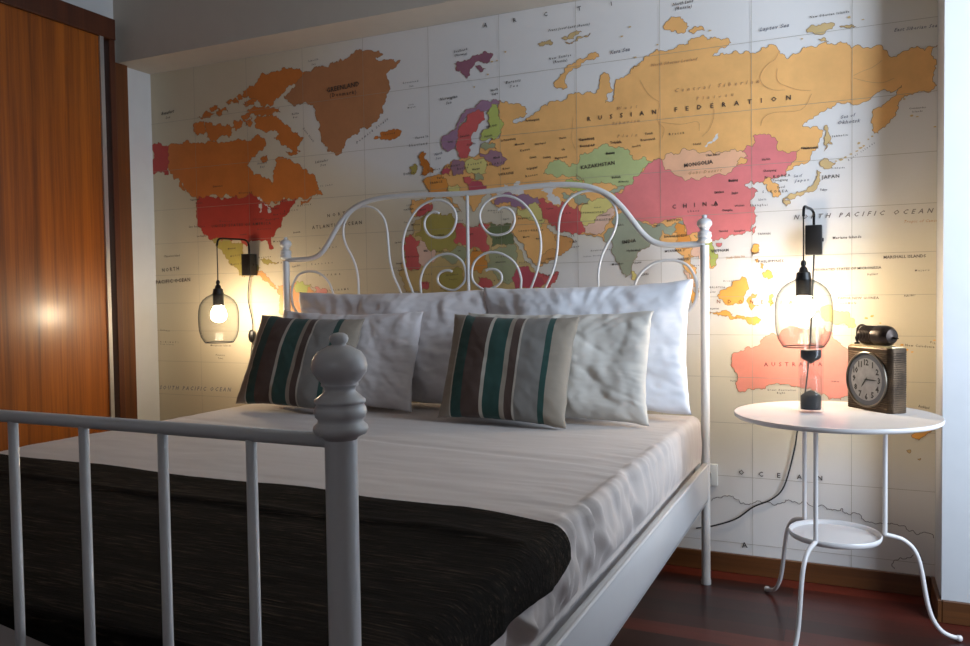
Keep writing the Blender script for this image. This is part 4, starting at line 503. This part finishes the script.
# ------------------------------------------------------------------ pillows and cushions
def pillow_mesh(w_, h, t, seed, n=90, pinch=.05, wr=.008, edge=.5, fl=0, crs=1):
    V = []; F = []; ids = {}
    rnd = random.Random(seed); ox = rnd.uniform(0, 50)
    def P(i, j, side):
        u = i/n*2-1; v_ = j/n*2-1
        x = u*w_/2*(1-pinch*(1-v_*v_)*abs(u)**3*.0-pinch*(1-abs(v_)**2.2)*abs(u)**4)
        y = v_*h/2*(1-pinch*1.4*(1-abs(u)**2.2)*abs(v_)**4)
        a = max(0, 1-abs(u)**2.6); b_ = max(0, 1-abs(v_)**2.6)
        z = t/2*(a*b_)**edge
        m = (a*b_)**.35
        cf = fbm(x*4.5+ox+y*2, y*2.5-x*1.5, side*7+5, 2); cg = fbm(x*2-y*3+ox, y*5+x*2, side*2+15, 2)
        z -= m*wr*crs*(.35*math.exp(-(cf/.10)**2)+.3*math.exp(-(cg/.12)**2))
        rx, ry = 1-abs(u), 1-abs(v_)
        ed = math.exp(-min(rx, ry)*5)
        z += side*0+m*wr*(fbm(x*5+ox, y*5, side*3, 4)*1.3+.8*abs(fbm(x*9+y*4, y*7+ox, side*5+9, 3)))
        ang = math.atan2(y, x); z += m*ed*wr*1.1*fbm(math.cos(ang)*7+ox, math.sin(ang)*7, side, 3)
        if b_*a <= 0: z = 0
        q = .006*fbm(u*3+ox, v_*3, 44)
        zz = side*z+fl*(.012*fbm(u*1.5+ox, v_*1.5, 77))
        return (x+q*(abs(v_)), y+q*abs(u), zz)
    for side in (1, -1):
        for j in range(n+1):
            for i in range(n+1):
                bd = i in (0, n) or j in (0, n)
                key = (i, j, 0 if bd else side)
                if key not in ids: ids[key] = len(V); V.append(P(i, j, side))
    for side in (1, -1):
        for j in range(n):
            for i in range(n):
                q = []
                for a, c in ((i, j), (i+1, j), (i+1, j+1), (i, j+1)):
                    bd = a in (0, n) or c in (0, n); q.append(ids[(a, c, 0 if bd else side)])
                F.append(tuple(q) if side == 1 else tuple(reversed(q)))
    return V, F
def place_pillow(name, w_, h, t, seed, mat, bc, lean, yaw, roll, label, cat, group=None, **kw):
    """bc = middle of the bottom edge, lean = tilt backwards from upright"""
    V, F = pillow_mesh(w_, h, t, seed, **kw)
    M = Matrix.Rotation(yaw, 4, 'Z') @ Matrix.Rotation(PI/2-lean, 4, 'X') @ Matrix.Rotation(roll, 4, 'Z')
    # sheared sag: the bottom edge settles flat on the bed
    V2 = [M @ Vector((x, y+h/2, z)) for x, y, z in V]
    zmin = min(v.z for v in V2)
    o = mk(name, V2, F, mat); o.location = (bc[0], bc[1], bc[2]-zmin)
    tag(o, label, cat, group); return o
R = math.radians
ZP = ZT+.007
G = 'sleeping pillows against the headboard'
place_pillow('sleeping_pillow', .725, .43, .13, 3, PILLOW2, (.012, -.335, ZP), R(14), R(0), R(1.2), 'bluish white pillow at the rear right beside the right headboard post', 'pillow', G, wr=.012, fl=1)
place_pillow('sleeping_pillow', .84, .425, .13, 8, PILLOW, (-.742, -.325, ZP), R(14), R(0), R(0), 'large white pillow at the rear left, leaning on the headboard scrolls', 'pillow', G, wr=.015, fl=1)
place_pillow('sleeping_pillow', .63, .35, .115, 14, PILLOWG, (-.035, -.482, ZP), R(16), R(0), R(.5), 'ivory crumpled pillow between the right striped cushion and the bluish pillow', 'pillow', G, wr=.015, fl=1)
place_pillow('sleeping_pillow', .61, .35, .115, 21, PILLOW, (-.835, -.462, ZP), R(16), R(0), R(-.6), 'white pillow directly behind the left striped cushion, showing to its right', 'pillow', G, wr=.014, fl=1)
def cushion_mat():
    k = NT('striped_cushion_weave'); b = k.bsdf(Roughness=.75); b.inputs['Sheen Weight'].default_value = .2
    tc = k.n('ShaderNodeUVMap'); sep = k.n('ShaderNodeSeparateXYZ'); k.l(tc.outputs[0], sep.inputs[0])
    be, te, br, wh, gr, dk = lin((150, 140, 126)), lin((32, 72, 66)), lin((80, 62, 54)), lin((186, 180, 168)), lin((132, 130, 126)), lin((40, 76, 78))
    st = [(0, be), (.107, wh), (.120, te), (.205, br), (.352, wh), (.380, te), (.512, be), (.55, br), (.607, wh), (.625, gr), (.80, te), (.84, be)]
    c = k.ramp(sep.outputs[0], st, 'CONSTANT'); k.l(c, b.inputs['Base Color'])
    k.bump(k.noise(k.coord((1, 1, 1)), 500, 2), b, .35, .001); return k.m
CUSH = cushion_mat()
def add_uv(o, w_, h):
    uv = o.data.uv_layers.new(name='UVMap'); return uv
def cushion(w_, h, t, seed, bc, lean, yaw, roll, label):
    V, F = pillow_mesh(w_, h, t, seed, wr=.005, pinch=.05, crs=.3)
    M = Matrix.Rotation(yaw, 4, 'Z') @ Matrix.Rotation(PI/2-lean, 4, 'X') @ Matrix.Rotation(roll, 4, 'Z')
    V2 = [M @ Vector((x, y+h/2, z)) for x, y, z in V]; zmin = min(v.z for v in V2)
    o = mk('striped_cushion', V2, F, CUSH); o.location = (bc[0], bc[1], bc[2]-zmin)
    uv = o.data.uv_layers.new(name='UVMap')
    for lp in o.data.loops:
        x, y, z = V[lp.vertex_index]; uv.data[lp.index].uv = (x/w_+.5, y/h+.5)
    tag(o, label, 'cushion', 'striped cushions on the bed')
cushion(.425, .345, .10, 5, (-.150, -.60, ZP), R(20), R(0), R(-1.5), 'green brown and grey striped cushion on the right, in front of the ivory pillow')
cushion(.455, .345, .10, 6, (-.955, -.59, ZP), R(24), R(0), R(-2), 'green brown and grey striped cushion on the left, nearer the wardrobe')

# ------------------------------------------------------------------ hanging wall lamps
def shade_glass():
    k = NT('smoked_glass'); lw = k.n('ShaderNodeLayerWeight'); lw.inputs[0].default_value = .35
    c = k.ramp(lw.outputs['Facing'], [(.0, (.88, .89, .90, 1)), (.35, (.78, .80, .82, 1)), (.6, (.52, .55, .58, 1)), (.8, (.2, .21, .22, 1)), (1, (.05, .05, .05, 1))])
    tr = k.n('ShaderNodeBsdfTransparent'); k.l(c, tr.inputs[0])
    gl = k.n('ShaderNodeBsdfGlossy'); gl.inputs['Roughness'].default_value = .05
    fr = k.ramp(lw.outputs['Facing'], [(0, (.006, .006, .006, 1)), (.6, (.02, .02, .02, 1)), (1, (.3, .3, .3, 1))])
    mx = k.n('ShaderNodeMixShader'); k.l(fr, mx.inputs[0]); k.l(tr.outputs[0], mx.inputs[1]); k.l(gl.outputs[0], mx.inputs[2]); k.l(mx.outputs[0], k.out.inputs[0])
    return k.m
SHADE = shade_glass()
def glass(name, tint, rim):
    k = NT(name); lw = k.n('ShaderNodeLayerWeight'); lw.inputs[0].default_value = .3
    c = k.ramp(lw.outputs['Facing'], [(.0, tint), (.6, tint), (1, rim)])
    tr = k.n('ShaderNodeBsdfTransparent'); k.l(c, tr.inputs[0]); gl = k.n('ShaderNodeBsdfGlossy'); gl.inputs['Roughness'].default_value = .03
    fr = k.ramp(lw.outputs['Facing'], [(0, (.02, .02, .02, 1)), (.7, (.05, .05, .05, 1)), (1, (.3, .3, .3, 1))])
    mx = k.n('ShaderNodeMixShader'); k.l(fr, mx.inputs[0]); k.l(tr.outputs[0], mx.inputs[1]); k.l(gl.outputs[0], mx.inputs[2]); k.l(mx.outputs[0], k.out.inputs[0]); return k.m
CLEAR = glass('clear_glass', (.97, .97, .97, 1), (.6, .62, .64, 1))
def glow(name, s):
    k = NT(name); em = k.n('ShaderNodeEmission'); em.inputs['Color'].default_value = (1.0, .79, .54, 1); em.inputs['Strength'].default_value = s; k.l(em.outputs[0], k.out.inputs[0]); return k.m
def wall_lamp(x, zbox, zlamp, label, yaw=0, cord=None, switch=None):
    t = empty('hanging_wall_lamp', (x, -.0055, zbox), label, 'lamp', 'hanging wall lamps beside the bed')
    MB().box(-.025, .025, -.045, 0, -.047, .047, .003, 2).build('switch_box', BLACK, t, sharp=35)
    MB().box(.0251, .029, -.028, -.018, -.006, .006, .001, 1).build('rocker_switch', BLACK, t, smooth=False)
    D = -.195; za = 1.213-zbox; s = math.sin(yaw); c = math.cos(yaw)
    path = [(0, -.022, .046), (0, -.022, za-.035), (0*s, -.028, za-.012), (-s*.03, -.05, za)]
    path += [(s*D*.6*-1*-1, D*.6, za), (s*D*.9, D*.9, za-.002), (s*D*.985, D*.985, za-.012), (s*D, D, za-.034)]
    path = [path[0], path[1], path[2]]+[(s*D*f, D*f, za+dz) for f, dz in ((.25, 0), (.6, 0), (.88, -.001), (.97, -.010), (1, -.032))]
    MB().tube(spline(path, 6), .0042, 12).build('bracket_arm', BLACKM, t)
    zl = zlamp-zbox; lx, ly = s*D, D
    MB().tube([(lx, ly, za-.03), (lx, ly, zl+.245)], .0022, 8).build('pendant_cord', BLACK, t)
    # z measured from the shade's bottom
    MB().lathe([(.003, zl+.262), (.007, zl+.258), (.0085, zl+.250), (.006, zl+.243), (.011, zl+.238), (.013, zl+.228), (.020, zl+.224), (.0215, zl+.212), (.0235, zl+.206), (.0235, zl+.200), (.0225, zl+.198), (.0225, zl+.157), (.020, zl+.154)][::-1], 28, (lx, ly)).build('lamp_holder', BLACK, t, sharp=50)
    out = [(.024, zl+.204), (.030, zl+.201), (.048, zl+.192), (.064, zl+.178), (.076, zl+.158), (.0815, zl+.134), (.083, zl+.105), (.0825, zl+.075), (.080, zl+.048), (.073, zl+.022), (.062, zl+.004), (.058, zl)]
    sh = MB().lathe(out, 56, (lx, ly), cap=False).build('lamp_shade', SHADE, t)
    MB().tube([(lx+.058*math.cos(a), ly+.058*math.sin(a), zl) for a in [2*PI*i/48 for i in range(48)]], .0019, 6, True).build('shade_rim', BLACKM, t)
    MB().lathe([(.014, zl+.155), (.017, zl+.150), (.027, zl+.136), (.032, zl+.118), (.030, zl+.101), (.019, zl+.089), (.004, zl+.085)][::-1], 28, (lx, ly)).build('light_bulb', glow('lit_bulb', BULB_RIGHT if x > 0 else BULB_LEFT), t)
    if cord:
        P = [Vector((a-x, b+.0055, c_-zbox)) for a, b, c_ in cord]; MB().tube(spline(P, 6), .0024, 8).build('power_cord', BLACK, t)
    if switch:
        a, b, c_ = switch; bm = bmesh.new(); bmesh.ops.create_uvsphere(bm, u_segments=20, v_segments=12, radius=1)
        for v_ in bm.verts: v_.co = Vector((v_.co.x*.017+a-x, v_.co.y*.009+b+.0055, v_.co.z*.029+c_-zbox))
        m = MB().add([v_.co[:] for v_ in bm.verts], [tuple(v_.index for v_ in f.verts) for f in bm.faces]); bm.free(); m.build('inline_switch', BLACK, t)
wall_lamp(.709, 1.118, .787, 'hanging wall lamp with smoked glass shade above the round side table', R(6.5),
          [(.709, -.025, 1.075), (.706, -.022, 1.0), (.70, -.018, .85), (.69, -.012, .70), (.675, -.0085, .58), (.66, -.0085, .51), (.647, -.0085, .427), (.617, -.0085, .312), (.579, -.0085, .265), (.519, -.0085, .232), (.463, -.0085, .186), (.384, -.0085, .153), (.33, -.0085, .14)])
wall_lamp(-1.588, 1.105, .774, 'hanging wall lamp with smoked glass shade on the left, beside the wardrobe', R(6),
          [(-1.588, -.022, 1.062), (-1.604, -.016, 1.016), (-1.612, -.012, .95), (-1.592, -.012, .861), (-1.590, -.012, .82), (-1.596, -.012, .76), (-1.605, -.012, .70), (-1.62, -.012, .62), (-1.61, -.012, .45), (-1.60, -.02, .3)], (-1.594, -.0175, .79))
so = MB().box(-.038, .038, -.012, -.0018, -.038, .038, .004, 2).build('wall_socket', SOCKET_W, sharp=35); so.location = (.366, 0, .331)
tag(so, 'square white plastic wall socket low on the map beside the bed post', 'socket')
MB().lathe([(.019, 0), (.019, .0015), (.017, .0015), (.017, .0005)], 28).build('socket_face', SOCKET_W, so)
sf = so.children[0]; sf.rotation_euler = (PI/2, 0, 0); sf.location = (0, -.012, 0)

# ------------------------------------------------------------------ round side table
TX_, TY_, TZ_ = .777, -.387, .613
tb = empty('round_side_table', (TX_, TY_, 0), 'white round metal side table with three curved legs and a lower tray', 'side table')
MB().lathe([(.0005, TZ_-.006), (.240, TZ_-.006), (.252, TZ_-.012), (.262, TZ_-.0125), (.2665, TZ_-.009), (.2675, TZ_-.003), (.2665, TZ_+.0005), (.2645, TZ_+.001), (.262, TZ_), (.0005, TZ_)], 96).build('tabletop', TABLE_W, tb, sharp=60)
MB().lathe([(.0005, .266), (.112, .266), (.118, .268), (.1205, .274), (.1215, .280), (.119, .2835), (.115, .282), (.112, .272), (.0005, .272)], 72).build('lower_tray', TABLE_W, tb, sharp=60)
for a in (10, 130, 250):
    ca, sa = math.cos(R(a)), math.sin(R(a))
    prof = [(.105, .6065), (.118, .604), (.1265, .594), (.129, .575), (.129, .50), (.129, .40), (.129, .31), (.129, .287), (.132, .282), (.148, .278), (.172, .271), (.196, .252), (.212, .222), (.222, .180), (.230, .130), (.239, .085), (.252, .050), (.272, .024), (.295, .0125), (.313, .0095)]
    lg = MB().tube(spline([(r*ca, r*sa, z) for r, z in prof], 4), .0062, 12)
    e = Vector((.314*ca, .314*sa, .0095)); lg.lathe([(.0005, .0012), (.006, .002), (.0085, .006), (.0085, .012), (.006, .016), (.0005, .0168)], 14, (e.x, e.y)).build('leg', TABLE_W, tb)
ZTT = TZ_

# ------------------------------------------------------------------ hourglass
hg = empty('hourglass', (.715, -.372, ZTT), 'tall clear glass tube hourglass with black sand on the side table', 'hourglass')
SAND = plain('black_sand', (20, 20, 22), .8, bump=.5, bscale=900, noise_amt=.3)
MB().lathe([(.0005, .0005), (.031, .0005), (.0325, .002), (.0325, .238), (.0315, .241), (.0295, .2395), (.0290, .236), (.0290, .008), (.0005, .006)], 48, cap=False).build('outer_tube', CLEAR, hg)
MB().lathe([(.0275, .014), (.0278, .020), (.0278, .095), (.024, .106), (.012, .118), (.0035, .128), (.0030, .131), (.0035, .134), (.012, .142), (.024, .148), (.0278, .153), (.0278, .225), (.020, .234), (.008, .237)], 48, cap=False).build('inner_bulb', CLEAR, hg)
MB().lathe([(.0005, .009), (.0268, .009), (.0272, .012), (.0272, .046), (.020, .052), (.008, .0595), (.0005, .062)], 40).build('sand_mound', SAND, hg)
MB().lathe([(.0005, .1365), (.0120, .1445), (.022, .150), (.0272, .156), (.0272, .1765), (.015, .1755), (.0005, .174)], 40).build('sand_bed', SAND, hg)

# ------------------------------------------------------------------ flask shaped table clock
W_, D_, H_ = .178, .064, .181
th = R(-50); P0 = Vector((.802, -.216, ZTT))
ctr = P0+Vector((math.cos(th), math.sin(th), 0))*W_/2+Vector((-math.sin(th), math.cos(th), 0))*D_/2
ck = empty('flask_table_clock', ctr, 'dark bronze flask shaped table clock with round dial on the side table', 'clock', rz=th)
k = NT('antique_bronze'); b = k.bsdf(Roughness=.42, Metallic=.75); v = k.coord((1, 1, 60)); v2 = k.coord()
k.l(k.ramp(k.noise(v2, 20, 5), [(.3, lin((48, 38, 30))), (.7, lin((96, 78, 60)))]), b.inputs['Base Color']); k.bump(k.noise(v, 3, 2), b, .25, .001); BRONZE = k.m
def rounded(w_, d, r, n=8):
    pts = []
    for cx, cy, a0 in ((w_/2-r, d/2-r, 0), (-w_/2+r, d/2-r, 90), (-w_/2+r, -d/2+r, 180), (w_/2-r, -d/2+r, 270)):
        for i in range(n+1): a = R(a0+90*i/n); pts.append((cx+r*math.cos(a), cy+r*math.sin(a)))
    return pts
def prism(levels, r=.018):
    m = MB(); v = []; f = []; n = None
    for z, sx in levels:
        pts = rounded(W_*1.0+sx*2, D_+sx*2, r+sx); n = len(pts); v += [(x, y, z) for x, y in pts]
    for j in range(len(levels)-1):
        for i in range(n): f.append((j*n+i, j*n+(i+1) % n, (j+1)*n+(i+1) % n, (j+1)*n+i))
    f.append(tuple(reversed(range(n)))); f.append(tuple((len(levels)-1)*n+i for i in range(n)))
    return m.add(v, f)
lv = [(0, -.002), (.002, 0)]
zz = .004
while zz < H_-.012:
    lv += [(zz, 0), (zz+.0012, -.0012), (zz+.0024, 0)]; zz += .0062
lv += [(H_-.004, 0), (H_-.001, -.0015), (H_, -.004)]
prism(lv).build('clock_body', BRONZE, ck, sharp=25)
CREAM = plain('brushed_brass', (196, 178, 140), .35, metal=.7)
prism([(H_+.0002, -.006), (H_+.0035, -.006), (H_+.0045, -.008)], .016).build('top_plate', CREAM, ck, sharp=25)
def disc(prof, name, mat, par, z=.088, x=0, y=-D_/2, sharp=40):
    m = MB().lathe(prof, 64); o = m.build(name, mat, par, sharp=sharp); o.rotation_euler = (PI/2, 0, 0); o.location = (x, y-.0002, z); return o
disc([(.0790, .0), (.0800, .002), (.0795, .005), (.0775, .006), (.0755, .005), (.0745, .002), (.0740, .0)], 'bezel', plain('aged_nickel', (120, 112, 100), .3, metal=.9), ck)
DIAL = plain('aged_dial_paper', (128, 128, 132), .6, noise_amt=.18, nscale=40)
dl = disc([(.0005, .0008), (.0739, .0008), (.0739, .0016), (.0005, .0016)], 'dial', DIAL, ck)
INK = plain('black_ink', (24, 22, 22), .6)
RING = plain('grey_dial_ring', (70, 74, 84), .5)
v = []; f = []; n = 64
for r_ in (.0605, .0738):
    v += [(r_*math.cos(2*PI*i/n), r_*math.sin(2*PI*i/n), .0018) for i in range(n)]
f = [(i, (i+1) % n, n+(i+1) % n, n+i) for i in range(n)]; mk('minute_ring', v, f, RING, dl, False)
for h in range(1, 13):
    vv, ff = text_mesh(str(h), .023, 0, .9, .0009); xs = [q[0] for q in vv]; ys = [q[1] for q in vv]
    cx, cy = (min(xs)+max(xs))/2, (min(ys)+max(ys))/2; a = PI/2-2*PI*h/12; R_ = .049
    mk('numeral', [(q[0]-cx+R_*math.cos(a), q[1]-cy+R_*math.sin(a), .0019) for q in vv], ff, INK, dl, False)
def hand(name, ang, L, wd, z):
    c, s = math.cos(ang), math.sin(ang); q = []
    for a, b_ in ((-.010, 0), (0, wd), (L*.6, wd*1.3), (L, 0), (L*.6, -wd*1.3), (0, -wd)): q.append((a*c-b_*s, a*s+b_*c))
    m = MB().add([(x, y, z) for x, y in q]+[(x, y, z+.0006) for x, y in q], [(0, 1, 2, 3, 4, 5)[::-1], (6, 7, 8, 9, 10, 11)]+[(i, (i+1) % 6, 6+(i+1) % 6, 6+i) for i in range(6)])
    m.build(name, INK, dl, smooth=False)
hand('minute_hand', 0, .046, .0013, .0026); hand('hour_hand', PI/2-2*PI*7.25/12, .030, .0017, .0036)
# lighter mechanism on the top
lt = MB()
def xcyl(m, x0, x1, r, z, y=0, n=24, prof=None):
    prof = prof or [(x0, r*.9), (x0+.002, r), (x1-.002, r), (x1, r*.9)]
    v = []; f = []
    for X, rr_ in prof:
        v += [(X, y+rr_*math.cos(2*PI*i/n), z+rr_*math.sin(2*PI*i/n)) for i in range(n)]
    for j in range(len(prof)-1):
        for i in range(n): f.append((j*n+i, j*n+(i+1) % n, (j+1)*n+(i+1) % n, (j+1)*n+i))
    f.append(tuple(reversed(range(n)))); f.append(tuple((len(prof)-1)*n+i for i in range(n))); return m.add(v, f)
DKM = plain('dark_gunmetal', (52, 44, 40), .35, metal=.8, noise_amt=.3, nscale=60)
zc = H_+.0045+.0275
xcyl(MB(), 0, 0, 0, zc, prof=[(-.046, .022), (-.044, .0275)]+[(-.044+.003*i, .0275 if i % 2 else .0262) for i in range(1, 15)]+[(.001, .0275), (.004, .023), (.006, .0285), (.036, .0295), (.050, .027), (.060, .020), (.065, .006)]).build('lighter_barrel', DKM, ck, sharp=35)
MB().box(-.030, .034, -.010, .010, H_+.0046, H_+.012, .001, 1).build('barrel_cradle', DKM, ck, smooth=False)
MB().tube([(.060, 0, zc-.004), (.074, 0, zc-.006), (.084, 0, zc-.005)], [.005, .003, .001], 10).build('thumb_lever', DKM, ck)
MB().tube(spline([(-.070, -.006, H_+.005), (-.070, -.006, H_+.036), (-.066, -.006, H_+.052), (-.054, -.004, H_+.060), (-.040, 0, zc+.024)], 5), .0036, 10).build('wick_arm', DKM, ck)
MB().lathe([(.008, H_+.0046), (.008, H_+.009), (.004, H_+.010), (.0045, H_+.017), (.006, H_+.020), (.006, H_+.025), (.003, H_+.028)], 20, (-.070, -.006)).build('wick_cap', BLACKM, ck)
